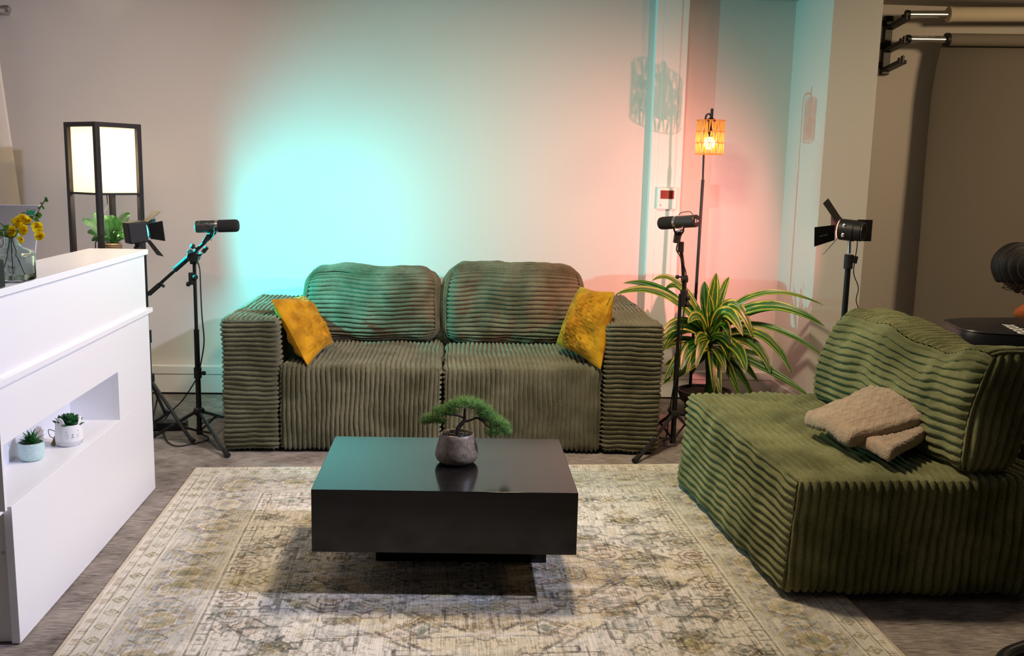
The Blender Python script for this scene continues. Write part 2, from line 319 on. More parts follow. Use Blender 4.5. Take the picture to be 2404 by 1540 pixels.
# corduroy block: rounded box whose faces carry real ribs; deform maps unit cube coords to the world
def cord(name, size, r, ribs, deform, m, parent, pitch=.0225, amp=.016, step=.02, seed=1, lump=.004, rwide=None, bulge=None):
    h = np.array(size)/2; VS = []; FS = []; base = 0
    for layer in (1, 0):
        for a in range(3):
            for sg in (-1, 1):
                b, c = [(1, 2), (2, 0), (0, 1)][a]; k = ribs.get((a, sg), ribs.get(a))
                def lin(ax):
                    L = size[ax]; n = int(L/pitch*8) if (k == ax and layer) else max(6, int(L/step)); return np.linspace(-h[ax], h[ax], n+1)
                U, V = np.meshgrid(lin(b), lin(c), indexing='ij'); P = np.zeros((U.size, 3)); P[:, b] = U.ravel(); P[:, c] = V.ravel(); P[:, a] = sg*h[a]
                I = np.clip(P, -(h-r), h-r); N = P-I; N /= np.linalg.norm(N, axis=1)[:, None]; Q = I+N*r
                if layer:
                    if k is not None:
                        wob = nz(P, 2.6, seed+3)*.30+nz(P, 12, seed+4)*.10
                        s = P[:, k]/pitch+wob; pr = np.abs(np.sin(np.pi*s))**.62
                        mod = 1+.25*nz(P, 9, seed+9)
                        d = amp*(pr*mod-.75)
                    else: d = 0
                    d = d+nz(P, 3.5, seed)*lump+nz(P, 38, seed+1)*.0007+nz(P, 90, seed+2)*.0005
                else: d = -amp*.7
                if bulge: d = d+bulge*np.prod([np.cos(np.pi/2*Q[:, j]/h[j]*.95) for j in (b, c)], axis=0)
                Q = Q+N*np.reshape(d, (-1, 1)) if np.ndim(d) else Q+N*d
                VS.append(Q); nu, nv = U.shape; i = np.arange(nu-1)[:, None]*nv+np.arange(nv-1)[None, :]; i = i.ravel()+base
                F = np.stack([i, i+nv, i+nv+1, i+1], 1)
                if sg < 0: F = F[:, ::-1]
                FS.append(F); base += len(Q)
    V = np.concatenate(VS); F = np.concatenate(FS); V = deform(V/(h)/2+.5, V)
    return npmesh(name, V, F, m, parent)
def shift(c): c = np.array(c); return lambda T, V: V+c
def tri8(c): # 8 corners: (x0y0z0)(x1y0z0)(x1y1z0)(x0y1z0) then z1
    c = np.array([list(p) for p in c], float)
    def f(T, V):
        x, y, z = [T[:, i:i+1] for i in range(3)]
        return ((1-x)*(1-y)*(1-z)*c[0]+x*(1-y)*(1-z)*c[1]+x*y*(1-z)*c[2]+(1-x)*y*(1-z)*c[3]+(1-x)*(1-y)*z*c[4]+x*(1-y)*z*c[5]+x*y*z*c[6]+(1-x)*y*z*c[7])
    return f

# ---------------------------------------------------------------- room
WY = 5.483
def struct(name, mb, m, **k): o = mb.build(name, m, None, **k); o['kind'] = 'structure'; return o
struct('floor', MB().bb((-3.2, -1.5, -.05), (4.6, 5.6, 0)), M['carpet'])
struct('ceiling', MB().bb((-3.2, -1.5, 2.30), (4.6, 5.6, 2.36)), M['ceiling'])
struct('wall_back', MB().bb((-3.2, WY, 0), (4.6, WY+.12, 2.30)), M['wall'])
struct('wall_left', MB().bb((-3.2, -1.5, 0), (-3.08, WY, 2.30)), M['wall'])
struct('wall_right', MB().bb((4.48, -1.5, 0), (4.6, WY, 2.30)), M['wall'])
CX0, CX1, CYF = 1.869, 2.125, 4.915
struct('wall_pilaster', MB().bb((CX0, CYF, 0), (CX1, WY, 2.30)), M['wall'])
def base_run(mb, x0, x1, y, dn=.045):
    mb.bb((x0, y-dn, .012), (x1, y, .118)); mb.bb((x0, y-dn+.004, .118), (x1, y, .122)); mb.bb((x0, y-dn-.004, .122), (x1, y, .168))
mb = MB(); base_run(mb, -3.08, CX0, WY); struct('baseboard_back', mb, M['trim'], bevel=.006)
mb = MB(); mb.bb((CX0-.018, CYF-.018, .01), (CX0, WY-.05, .13)); mb.bb((CX0-.018, CYF-.018, .01), (CX1+.018, CYF, .13)); struct('baseboard_pilaster', mb, M['trim'], bevel=.004)
mb = MB(); base_run(mb, CX1, 4.48, WY); struct('baseboard_right', mb, M['trim'], bevel=.006)
TY = WY-.062
mb = MB(); mb.bb((1.067, TY, .168), (1.247, WY, 2.30)); mb.bb((1.109, TY-.004, .168), (1.205, TY, 2.30)); struct('trim_1', mb, M['trim'], bevel=.004)

# curtain, pole
mb = MB(); cols = 40; rows = 12
for i in range(rows+1):
    t = i/rows; z = 2.04*(1-t)+.75*t
    for j in range(cols+1):
        s = j/cols; xr = at(-12, 22, 5.38).x+(at(50, 492, 5.38).x-at(-12, 22, 5.38).x)*t*1.45
        x = -3.0+(xr+3.0)*s; y = 5.36+.022*math.sin(s*26)*(1-.55*t)*(1-s*.8); mb.v.append((x, y, z))
for i in range(rows):
    for j in range(cols): a = i*(cols+1)+j; mb.f.append((a, a+1, a+cols+2, a+cols+1))
o = mb.build('curtain', M['curtain'], solid=.004); tag(o, 'plain cream curtain edge hanging below the steel pole behind the white desk', 'curtain')
p = at(4, 22, 5.34); T = thing('curtain_pole', 'brushed steel curtain pole with round end cap in the upper corner above the curtain', 'curtain pole', (p.x, 5.34, p.z))
MB().tube([(-3.07, 5.34, p.z), (p.x, 5.34, p.z)], .011, 14).build('pole', M['steel'], T)
MB().lathe([(.0, -.012), (.014, -.012), (.016, -.002), (.020, 0), (.0225, .008), (.0225, .03), (.018, .042), (.0, .046)], (p.x, 5.34, p.z), (1, 0, 0), 20).build('finial', M['steel'], T)
MB().bar((p.x-.03, 5.34, p.z), (p.x-.03, WY, p.z), .016, .016).build('bracket', M['steel'], T)

# thermostat
c = at(1565, 466, TY-.012); T = thing('thermostat', 'white wall thermostat with dark red screen on the vertical trunking', 'thermostat', (c.x, TY, c.z))
MB().box((c.x, TY-.014, c.z), (.112, .022, .122)).build('housing', M['trim'], T, bevel=.004)
MB().box((c.x, TY-.0255, c.z+.022), (.078, .002, .048)).build('screen', M['screen'], T)
for i, dx in enumerate((-.036, -.024, -.012, .034)): MB().box((c.x+dx, TY-.0255, c.z-.038), (.007, .002, .007)).build('button', M['flowerheart'] if i == 0 else M['white'], T)

# ---------------------------------------------------------------- backdrop rollers on the right wall
bx = 2.40; T = thing('backdrop_bracket', 'black three hook wall bracket carrying the backdrop rollers', 'bracket', (bx, WY, 2.05))
MB().bb((bx-.022, WY-.035, 1.91), (bx+.022, WY, 2.235)).build('back_plate', M['black'], T, bevel=.004)
for z in (2.165, 2.04, 1.935):
    mb = MB(); mb.bar((bx, WY-.02, z), (bx+.02, WY-.20, z+.03), .02, .05, (1, 0, 0)); mb.bar((bx+.02, WY-.195, z+.02), (bx+.02, WY-.195, z+.062), .02, .014); mb.bar((bx+.02, WY-.155, z+.02), (bx+.02, WY-.155, z+.056), .02, .014)
    mb.cyl((bx-.02, WY-.03, z+.028), (bx-.045, WY-.03, z+.028), .018); mb.build('hook', M['black'], T, bevel=.003)
ry = WY-.17
def roller(z, z1, x0, x1, r, m, name, label):
    T = thing(name, label, 'backdrop roll', (x0, ry, z)); dz = (z1-z)/(x1-x0)
    MB().cyl((x0, ry, z), (x1+.04, ry, z+dz*(x1-x0)), .020, 24).build('core_tube', M['chrome'], T)
    MB().lathe([(.014, -.012), (.024, -.010), (.024, .008), (.020, .012)], (x0, ry, z), (1, 0, 0), 20).build('end_plug', M['black'], T)
    e = Vector((4.2, ry, z+dz*(4.2-x0))); s = Vector((x1, ry, z1))
    MB().tube([s, e], r, 40).build('paper_roll', m, T)
    MB().lathe([(r*.72, -.006), (r*1.06, -.006), (r*1.06, .012), (r*.9, .012)], s, e-s, 28).build('end_collar', M['blackp'] if m == M['paper'] else M['paperlight'], T)
    return T, s, e
roller(at(2130, 34, ry).z, at(2228, 34, ry).z, at(2130, 34, ry).x, at(2228, 34, ry).x, .040, M['paperlight'], 'backdrop_roll', 'rolled cream backdrop paper on steel tube, upper of the two wall rollers')
T, s, e = roller(at(2132, 92, ry).z, at(2222, 93, ry).z, at(2132, 92, ry).x, at(2222, 93, ry).x, .034, M['paper'], 'backdrop_roll', 'grey backdrop paper hanging from steel tube, lower of the two wall rollers')
mb = MB(); x0 = at(2196, 200, ry).x; n = 14
for i in range(n+1):
    z = s.z-.005+(.012-s.z)*i/n; y = ry+.034*math.cos(min(1, i/2)*0)+.012*math.sin(i*.5); xl = s.x-.035+(.0 if i > 2 else .04*(1-i/2))*0+(.03*(1-min(1, i/1.5)))
    mb.v += [(xl, y, z), (4.2, y, z)]
mb.f = [(2*i, 2*i+1, 2*i+3, 2*i+2) for i in range(n)]
mb.build('hanging_paper', M['paper'], T, solid=.001)

# ---------------------------------------------------------------- rug
def rug_colors(X, Y, W, Hh):
    # X in [-W/2,W/2], Y in [-H/2,H/2]; pattern symmetric in both axes
    q = .0045; xs = np.round(X/q)*q; ys = np.round(Y/q)*q; ax, ay = np.abs(xs), np.abs(ys)
    e = np.minimum(W/2-np.abs(X), Hh/2-np.abs(Y))              # distance from the edge
    cream = np.array([.66, .61, .53]); grey = np.array([.37, .37, .35]); blue = np.array([.24, .245, .26]); teal = np.array([.16, .195, .17]); gold = np.array([.44, .35, .15]); brown = np.array([.24, .16, .07]); ink = np.array([.05, .045, .035]); pink = np.array([.56, .42, .34])
    C = np.tile(cream, (X.size, 1)).astype(float)
    P = np.stack([X, Y, X*0], 1); Pa = np.stack([ax, ay, ax*0], 1)
    def mix(mask, col, a=1.):
        nonlocal C
        k = (np.clip(mask.astype(float), 0, 1)*a)[:, None]; C = C*(1-k)+np.array(col)*k
    def line(d, w): return np.abs(d) < w
    # field colours
    field = e > .36
    dm = ax/.78+ay/.62
    mix(field & (dm < 1.02), gold, .50); mix(field & (dm < .70), brown, .45); mix(field & (dm < .34), blue, .4)
    step = np.floor(dm*14)/14
    # main border band
    bd = (e > .115) & (e < .335); mix(bd, grey, .55)
    along = np.where((W/2-np.abs(X)) < (Hh/2-np.abs(Y)), ay, ax); bc = (e-.225)
    per = .215; ph = (along+.05) % per-per/2; rr = np.sqrt(ph**2+bc**2)
    oct_ = np.maximum(np.maximum(np.abs(ph), np.abs(bc)), (np.abs(ph)+np.abs(bc))*.72)
    mix(bd & (oct_ < .085), blue, .42); mix(bd & line(oct_-.088, .004), gold, .8); mix(bd & (oct_ < .05), gold, .6); mix(bd & line(oct_-.052, .0035), cream, .9); mix(bd & (oct_ < .022), teal, .6)
    ang = np.arctan2(bc, ph); mix(bd & (rr < .075) & (rr > .052) & (np.sin(ang*8) > .2), brown, .6)
    lf = np.abs(np.abs(ph)-per/2)+np.abs(bc)*.8; mix(bd & (lf < .045) & (np.sin(bc*150+ph*60) > 0), teal, .45); mix(bd & line(lf-.045, .003), ink, .55)
    # guard bands
    for c0, w_, col in ((.004, .012, (.50, .41, .30)), (.045, .003, ink), (.105, .003, ink), (.115, .004, (.55, .5, .36)), (.335, .004, (.62, .56, .40)), (.346, .003, ink), (.385, .003, ink)): mix(line(e-c0, w_), col, .6)
    g1 = (e > .02) & (e < .045); mix(g1 & (np.sin(along*2*np.pi/.062) > .15) & (np.sin(along*2*np.pi/.0124) > -.3), brown, .6)
    g2 = (e > .05) & (e < .10); p2 = (along % .085)-.0425; d2 = np.abs(p2)+np.abs(e-.076); mix(g2, (.50, .50, .42), .4); mix(g2 & (d2 < .022), gold, .5); mix(g2 & line(d2-.022, .003), ink, .6); mix(g2 & (d2 < .008), teal, .8)
    g3 = (e > .350) & (e < .382); p3 = (along % .060)-.03; mix(g3 & (np.abs(p3)+np.abs(e-.366)*1.3 < .015), teal, .55); mix(g3 & line(np.abs(p3)-.028, .002), ink, .6)
    # medallions, rosettes, hooked lines in the field
    for k in (.34, .70, 1.02): mix(field & line(dm-k-.035*np.sign(np.sin(ax*60))*.5, .014), ink, .6); mix(field & line(dm-k-.035, .009), (.62, .55, .36), .7)
    g = np.random.default_rng(21)
    for i in range(46):
        cx, cyy = g.uniform(0, W/2-.4), g.uniform(0, Hh/2-.4); s_ = g.uniform(.028, .062); dx, dy = ax-cx, ay-cyy
        t_ = g.integers(0, 4); r1 = np.maximum(np.maximum(np.abs(dx), np.abs(dy)), (np.abs(dx)+np.abs(dy))*.72) if t_ < 2 else np.abs(dx)*g.uniform(.7, 1.3)+np.abs(dy)
        c1 = [gold, teal, brown, blue, pink][g.integers(0, 5)]
        mix(field & (r1 < s_), c1, .38); mix(field & line(r1-s_, .003), ink, .62); mix(field & line(r1-s_*.6, .003), [cream, ink][t_ % 2], .7); mix(field & (r1 < s_*.3), [teal, brown][t_ % 2], .7)
        an = np.arctan2(dy, dx); mix(field & (r1 > s_*1.05) & (r1 < s_*1.7) & (np.sin(an*g.integers(5, 9)) > .72), [ink, teal, brown][g.integers(0, 3)], .55)
    for i in range(90):
        cx, cyy = g.uniform(0, W/2-.38), g.uniform(0, Hh/2-.38); L = g.uniform(.02, .07); dx, dy = ax-cx, ay-cyy
        if g.random() < .5: seg = (line(dx, .003) & (np.abs(dy) < L)) | (line(dy-L, .003) & (dx > 0) & (dx < L*.7)) | (line(dx-L*.7, .003) & (dy < L) & (dy > L*.4))
        else: seg = (line(dy, .003) & (np.abs(dx) < L)) | (line(dx-L, .003) & (dy > 0) & (dy < L*.7))
        mix(field & seg, ink, .62)
    fr = nz(Pa, 17, 5, 9)*nz(Pa, 26, 6, 9); mix((field | bd) & (np.abs(fr) < .012), ink, .38)
    v = nz(Pa, 9, 15, 9); mix(field & (v > .62), gold, .30); mix((e > .1) & (v < -.62), teal, .25)
    # wear: streaky fading back to cream
    Ps = P*np.array([.35, 1.6, 1]); wv = nz(Ps, 6, 31, 12)+.8*nz(P*np.array([.5, 3, 1]), 14, 32, 12)+.6*nz(P, 40, 33, 12)
    fade = np.clip(.14+.46*wv, 0, .82); mix(fade, (.68, .635, .57), .92)
    d = np.random.default_rng(3).random(X.size); C *= (.90+.16*d)[:, None]
    return np.clip(C, 0, 1)
RBL, RBR = Vector((-1.150, 4.045, 0)), Vector((1.165, 4.140, 0)); ra = math.radians(2.55); ux = Vector((math.cos(ra), math.sin(ra), 0)); uy = Vector((-math.sin(ra), math.cos(ra), 0)); RW, RH = 2.32, 2.36
nx, ny = 860, 880; gx = np.linspace(0, RW, nx); gy = np.linspace(0, RH, ny); GX, GY = np.meshgrid(gx, gy, indexing='ij'); GX = GX.ravel(); GY = GY.ravel()
o0 = np.array(RBL); V = o0+np.outer(GX, np.array(ux))-np.outer(GY, np.array(uy)); V[:, 2] = .008+.0006*nz(np.stack([GX, GY, GX*0], 1), 3, 8); edge = (np.minimum(np.minimum(GX, RW-GX), np.minimum(GY, RH-GY)) < .002); V[edge, 2] = .0008
colr = rug_colors(GX-RW/2, GY-RH/2, RW, RH); i = (np.arange(nx-1)[:, None]*ny+np.arange(ny-1)[None, :]).ravel(); F = np.stack([i, i+1, i+ny+1, i+ny], 1)
o = npmesh('rug', V, F, M['rug'], None, colr); tag(o, 'faded cream and grey oriental patterned rug under the black coffee table', 'rug')

# ---------------------------------------------------------------- coffee table
zt = .35; A, B, C_, D_ = onz(730, 1149, zt), onz(1358, 1158, zt), onz(1313, 1031, zt), onz(787, 1024, zt); zb = .152
T = thing('coffee_table', 'low black wooden block coffee table standing on the patterned rug', 'table', ((A.x+B.x)/2, 3.05, 0))
hexz = lambda P, z0, z1: [Vector((p.x, p.y, z0)) for p in P]+[Vector((p.x, p.y, z1)) for p in P]
MB().hexa(hexz([A, B, C_, D_], zb, zt)).build('table_box', M['wood_black'], T, bevel=.0015)
MB().hexa(hexz([Vector((-.275, 3.03, 0)), Vector((.298, 3.015, 0)), Vector((.30, 3.20, 0)), Vector((-.275, 3.22, 0))], .009, zb)).build('plinth', M['wood_black'], T)

# ---------------------------------------------------------------- sofa
S = M['sofa']; T = thing('sofa', 'green corduroy two seat modular sofa against the back wall', 'sofa', (-.08, 4.8, 0))
YF, YB = 4.295, 5.25
for x0, x1, sd in ((-.832, -.090, 11), (-.078, .668, 12)):
    cord('seat_module', (x1-x0, YB-YF, .405), .035, {0: 2, 1: 0, 2: 0}, shift(((x0+x1)/2, (YF+YB)/2, .4155-.2025)), S, T, seed=sd)
for x0, x1, yb, sd in ((-1.092, -.836, 5.18, 21), (.672, .945, 5.40, 22)):
    cord('armrest', (x1-x0, yb-YF+.005, .615), .03, {0: 2, 1: 2, 2: 0}, shift(((x0+x1)/2, (YF+yb)/2, .012+.3075)), S, T, seed=sd)
for x0, x1, sd, hz, bg in ((-.825, -.118, 31, .372, 0), (-.092, .655, 32, .386, 1)):
    def df(T_, V_, x0=x0, x1=x1, hz=hz, bg=bg):
        P = V_.copy(); t = np.clip(T_[:, 2], 0, 1.1); s = T_[:, 0]
        P[:, 0] = V_[:, 0]*(1-.04*t**3)+(x0+x1)/2; P[:, 1] = V_[:, 1]*(1-.18*t)+4.90+.12+.055*t+.02*np.sin(s*7)*t
        P[:, 2] = V_[:, 2]+.418+hz/2+(bg*.02*np.sin(np.pi*np.clip(s, 0, 1))+.006*np.sin(s*9))*t; return P
    cord('back_cushion', (x1-x0, .24, hz), .082, {0: 1, 1: 2, 2: 1}, df, S, T, seed=sd, lump=.007, bulge=.015)

# ---------------------------------------------------------------- armchair
A_ = M['armchair']; T = thing('armchair', 'large green corduroy lounge chair with loose back at the right', 'armchair', (1.45, 3.3, 0))
zt = .400
c8 = [(1.008, 2.738, .024), (1.86, 2.715, .024), (1.86, 3.90, .024), (.925, 3.85, .024), (1.03, 2.732, zt-.005), (1.86, 2.712, zt+.012), (1.86, 3.90, zt+.012), (.955, 3.85, zt+.01)]
cord('seat_base', (.88, 1.12, .40), .03, {0: 2, 1: 0, 2: 0}, tri8(c8), A_, T, seed=41, amp=.019, pitch=.029)
c8 = [(1.545, 2.742, .412), (1.745, 2.745, .412), (1.68, 3.80, .412), (1.462, 3.80, .412), (1.625, 2.755, .808), (1.85, 2.78, .795), (1.775, 3.82, .79), (1.565, 3.81, .775)]
f8 = tri8(c8)
def dfb(T_, V_):
    P = f8(T_, V_); t = np.clip(T_[:, 2], 0, 1.05); y = T_[:, 1]; x = T_[:, 0]
    P[:, 2] -= .050*t**2*np.exp(-((y-.34)/.17)**2); P[:, 0] += .035*t*np.exp(-((y-.36)/.15)**2)*(1-x)
    P[:, 0] += .010*np.sin(18*(y*.9+t*.55))*t*(1-x)*np.exp(-((y-.4)/.3)**2); P[:, 0] -= .03*np.sin(np.pi*np.clip(T_[:, 2], 0, 1))*(1-x); P[:, 1] -= .02*np.sin(np.pi*np.clip(T_[:, 2], 0, 1))*(1-2*y)*(-1)*0
    P[:, 2] += .006*nz(P, 9, 77)*t; return P
cord('back_cushion', (.22, 1.06, .39), .055, {0: 2, 1: 0, 2: 1}, dfb, A_, T, seed=42, amp=.019, pitch=.029, lump=.009)

# ---------------------------------------------------------------- pillows
def pillow(corners, thick, m, T, name='cover', seed=1, n=90, puff=.5):
    c = np.array([list(p) for p in corners], float); u = np.linspace(0, 1, n); U, W_ = np.meshgrid(u, u, indexing='ij'); U = U.ravel(); W_ = W_.ravel()
    B = (1-U)[:, None]*(1-W_)[:, None]*c[0]+U[:, None]*(1-W_)[:, None]*c[1]+(U*W_)[:, None]*c[2]+((1-U)*W_)[:, None]*c[3]
    N = np.cross(c[1]-c[0], c[3]-c[0]); N /= np.linalg.norm(N); cen = c.mean(0)
    ed = np.minimum(np.minimum(U, 1-U), np.minimum(W_, 1-W_)); s1 = np.sin(np.pi*U)*np.sin(np.pi*W_)
    pin = .055*(np.sin(np.pi*U)**2+np.sin(np.pi*W_)**2)*(1-s1); B = B+(cen-B)*(pin*(np.clip(1-ed*5, 0, 1)))[:, None]
    bod = s1**puff; Q = np.stack([U, W_, U*0], 1)
    wr = (nz(Q*np.array([1, 2.2, 1]), 1.6, seed)*.014+nz(Q*np.array([2.5, 1, 1]), 3.2, seed+1)*.008+nz(Q*np.array([1, 2.5, 1]), 7, seed+2)*.003)
    r2 = np.minimum(np.hypot(U, W_), np.hypot(1-U, 1-W_)); cr = .006*np.sin(40*np.arctan2(np.minimum(W_, 1-W_)+.01, np.minimum(U, 1-U)+.01))*np.exp(-ed*6)*s1**.3
    VS = []; FS = []
    for sg in (1, -1):
        VS.append(B+N*(sg*(thick/2*bod+(wr+cr)*np.clip(ed*6, 0, 1)))[:, None]); i = (np.arange(n-1)[:, None]*n+np.arange(n-1)[None, :]).ravel()+(0 if sg > 0 else n*n)
        F = np.stack([i, i+n, i+n+1, i+1], 1); FS.append(F if sg > 0 else F[:, ::-1])
    o = npmesh(name, np.concatenate(VS), np.concatenate(FS), m, T)
    return B.reshape(n, n, 3), N
T = thing('throw_pillow', 'mustard yellow velvet cushion in the left corner of the sofa', 'cushion', (-.72, 4.5, .42), 'mustard cushions on the sofa')
pillow([at(722, 858, 4.30), at(782, 803, 4.68), at(715, 694, 4.80), at(637, 703, 4.40)], .13, M['mustard'], T, seed=5)
T = thing('throw_pillow', 'mustard yellow velvet cushion leaning on the right arm of the sofa', 'cushion', (.6, 4.45, .42), 'mustard cushions on the sofa')
Bp, Np = pillow([at(1306, 806, 4.66), at(1410, 868, 4.27), at(1443, 686, 4.34), at(1361, 673, 4.70)], .13, M['mustard'], T, seed=15)
z0 = Vector(at(1434, 698, 4.31)); z1 = Vector(at(1424, 718, 4.29)); MB().tube([z0, z1], .0015, 6).build('zip', M['black'], T)

# ---------------------------------------------------------------- blanket
T = thing('folded_blanket', 'beige fleece blanket folded in a square on the green lounge chair', 'blanket', (1.48, 3.1, .43))
def bl(corn, th, seed, name, r=.02):
    c = [list(p) for p in corn]; f = tri8([p for p in c]+[(p[0]+dx, p[1], p[2]+th) for p, dx in zip(c, (0, 0, 0, 0))])
    def d(T_, V_):
        P = f(T_, V_); P[:, 2] += .012*nz(P, 2.6, seed)+.004*nz(P, 9, seed+1)+.0022*nz(P, 55, seed+2)+.0015*nz(P, 110, seed+3); P[:, :2] += .008*nz(P, 5, seed+4)[:, None]; return P
    return cord(name, (.45, .42, th), r, {}, d, M['fleece'], T, seed=seed, step=.006, lump=.003)
L, B_, R_, T_ = onz(1880, 1005, .432), onz(2100, 1092, .432), at(2202, 1012, 3.0), at(2078, 893, 3.37)
bl([B_+Vector((-.01, .01, 0)), R_+Vector((0, 0, -.02)), T_-Vector((.02, 0, .09)), L+Vector((.05, .0, 0))], .046, 61, 'lower_fold', .02)
bl([onz(1995, 1052, .445), at(2208, 998, 3.0), T_-Vector((.01, 0, .040)), L+Vector((-.0, .0, .004))], .056, 71, 'upper_fold', .026)

# ---------------------------------------------------------------- white desk
Fp, tt, nn = Vector((-1.237, 3.777, 0)), Vector((.03481657, -.99939372, 0)), Vector((.99939372, .03481657, 0))
def dk(mb, t0, t1, n0, n1, z0, z1):
    q = [Fp+tt*t0+nn*n0, Fp+tt*t1+nn*n0, Fp+tt*t1+nn*n1, Fp+tt*t0+nn*n1]; return mb.hexa(hexz(q, z0, z1))
T = thing('reception_desk', 'tall white reception counter with open niche at the left', 'desk', (-1.4, 3.1, 0))
ND = 1.285; W_ = M['white']; NB = -.172
dk(MB(), 0, ND+.012, -.022, 0, .004, .395).build('lower_front_panel', W_, T, bevel=.001)
mb = MB(); dk(mb, 0, 1.335, -.022, 0, .572, .730); dk(mb, 1.322, 1.335, -.172, 0, .395, .572); dk(mb, 0, .395, -.022, 0, .395, .572); mb.build('middle_front_panel', W_, T, bevel=.0006)
dk(MB(), -.018, 1.345, -.12, .012, .730, .748).build('ledge', W_, T, bevel=.001)
dk(MB(), .02, 1.325, -.022, -.002, .748, .960).build('upper_front_panel', W_, T, bevel=.001)
dk(MB(), .0, 1.345, -.215, .008, .960, .980).build('counter_top', W_, T, bevel=.0015)
mb = MB(); dk(mb, .395, 1.322, NB-.018, NB, .38, .60); dk(mb, .395, 1.322, NB, -.022, .377, .395); dk(mb, .395, 1.322, NB, -.022, .572, .590); dk(mb, .377, .395, NB-.018, -.022, .377, .59); mb.build('niche', W_, T)
mb = MB(); dk(mb, ND-.02, ND, -.80, -.022, .004, .377); dk(mb, 1.315, 1.335, -.80, -.192, .377, .730); dk(mb, 1.315, 1.335, -.192, -.022, .592, .730); dk(mb, 1.322, 1.335, -.192, -.022, .377, .592); dk(mb, 1.305, 1.323, -.20, -.022, .748, .960); mb.build('near_end_panel', W_, T, bevel=.001)
dk(MB(), .0, .018, -.80, -.022, .004, .730).build('far_end_panel', W_, T); dk(MB(), .0, ND, -.80, -.12, .712, .730).build('worktop', W_, T)
dk(MB(), .03, 1.32, -.215, -.195, .748, .960).build('upper_back_panel', W_, T)
for z in (.62, .18): pass
q = Fp+tt*(ND+.0005)+nn*(-.035); MB().cyl(q+Vector((0, .0, .26)), q+Vector((0, -.002, .26)), .004, 10).build('cam_screw', M['steel'], T)
dk(MB(), ND-.06, ND-.02, -.08, -.04, 0, .006).build('foot', M['black'], T)

# succulents in the niche
def pot_at(px, py): return onz(px, py, .396)
p = onz(75, 1078, .396); p = Vector((p.x, p.y+.0, .3955)); T = thing('aloe_plant', 'small spiky green aloe in a pale mint dotted pot in the desk niche', 'plant', p)
mb = MB(); mb.lathe([(.0, 0), (.029, .001), (.035, .008), (.0385, .028), (.0375, .050), (.0375, .056), (.033, .056), (.032, .045), (.0, .045)], p, seg=40); mb.build('pot', M['mintpot'], T, ang=60)
MB().lathe([(.0, .0), (.033, 0), (.032, .004), (0, .006)], p+Vector((0, 0, .044)), seg=24).build('soil', M['soil'], T)
def spike(mb, base, tip, w, flat=.35, curve=.0, n=7, seg=8):
    base, tip = Vector(base), Vector(tip); d = tip-base; x, y, t = frame(d); pts = []
    vs = []
    for i in range(n+1):
        s = i/n; c = base+d*s+y*curve*math.sin(math.pi*s)*d.length; rr = w*(1-s)**.8*(.75+1.1*s*(1-s)) + .0003
        for k in range(seg):
            a = 2*math.pi*k/seg; vs.append(c+x*math.cos(a)*rr+y*math.sin(a)*rr*flat)
    mb.add(vs, [(i*seg+k, i*seg+(k+1) % seg, (i+1)*seg+(k+1) % seg, (i+1)*seg+k) for i in range(n) for k in range(seg)])
mb = MB(); rg = random.Random(4)
for k in range(30):
    a = k*2.399; el = .25+1.15*(k/30)**.8; L = .052*(.75+.35*rg.random()); q = p+Vector((0, 0, .046)); d = Vector((math.cos(a)*math.cos(el), math.sin(a)*math.cos(el), math.sin(el)))
    spike(mb, q+d*.004, q+d*L, .0068, .35, .10)
mb.build('leaves', M['aloe'], T, ang=60)
p = onz(163, 1042, .396); p = Vector((p.x, p.y, .3955)); T = thing('cat_planter', 'white ceramic cat face pot holding a dark green rosette succulent in the desk niche', 'plant', p)
mb = MB(); H_ = .070; vs = []; seg = 64; prof = [(.0, 0), (.034, 0), (.040, .004), (.042, .02), (.0415, .045), (.039, H_), (.0355, H_), (.0355, .055), (.0, .055)]
fa = Vector((.62, -.78, 0)).normalized(); fang = math.atan2(fa.y, fa.x)
for r, h in prof:
    for k in range(seg):
        a = 2*math.pi*k/seg; hh = h
        if h >= H_:
            for ea in (fang-1.05, fang+1.05):
                dd = abs((a-ea+math.pi) % (2*math.pi)-math.pi); hh = max(hh, h+.026*max(0, 1-(dd/.5)**2)**.6*(1 if dd < .5 else 0))
            dfr = abs((a-fang-math.pi+math.pi) % (2*math.pi)-math.pi)
        vs.append(p+Vector((math.cos(a)*r, math.sin(a)*r, hh)))
mb.add(vs, [(i*seg+k, i*seg+(k+1) % seg, (i+1)*seg+(k+1) % seg, (i+1)*seg+k) for i in range(len(prof)-1) for k in range(seg)]); pot = mb.build('pot', M['whitepot'], T, ang=60)
def onpot(da, h, off=.0008): r = np.interp(h, [0, .004, .02, .045, .066], [.034, .040, .042, .0415, .039])+off; a = fang+da; return p+Vector((math.cos(a)*r, math.sin(a)*r, h))
def strokes(name, L_, r):
    for P_ in L_: MB().tube([onpot(a, h, .0006) for a, h in P_], r, 5).build(name, M['catprint'], T)
strokes('nose_print', [[(-.05, .041), (0, .0425), (.05, .041)]], .0013)
strokes('mouth_print', [[(0, .041), (0, .034), (-.05, .030), (-.1, .033)], [(0, .034), (.05, .030), (.1, .033)]], .0005)
for sgn in (-1, 1):
    strokes('whisker_print', [[(sgn*.3, .040-.004*k), (sgn*.48, .042-.006*k)] for k in range(3)], .0004)
    strokes('eye_print', [[(sgn*.36, .050), (sgn*.42, .053), (sgn*.50, .050)]], .0006)
    strokes('ear_print', [[(sgn*1.05-.08, .072), (sgn*1.05, .082), (sgn*1.05+.08, .072)]], .0008)
for row in range(2):
    mbz = [[(-1.25+k*.1, .012-.007*row), (-1.25+k*.1, .0155-.007*row)] for k in range(26)]
    strokes('dash_print', mbz, .0005)
MB().lathe([(.0, .0), (.032, 0), (.031, .004), (0, .006)], p+Vector((0, 0, .05)), seg=24).build('soil', M['soil'], T)
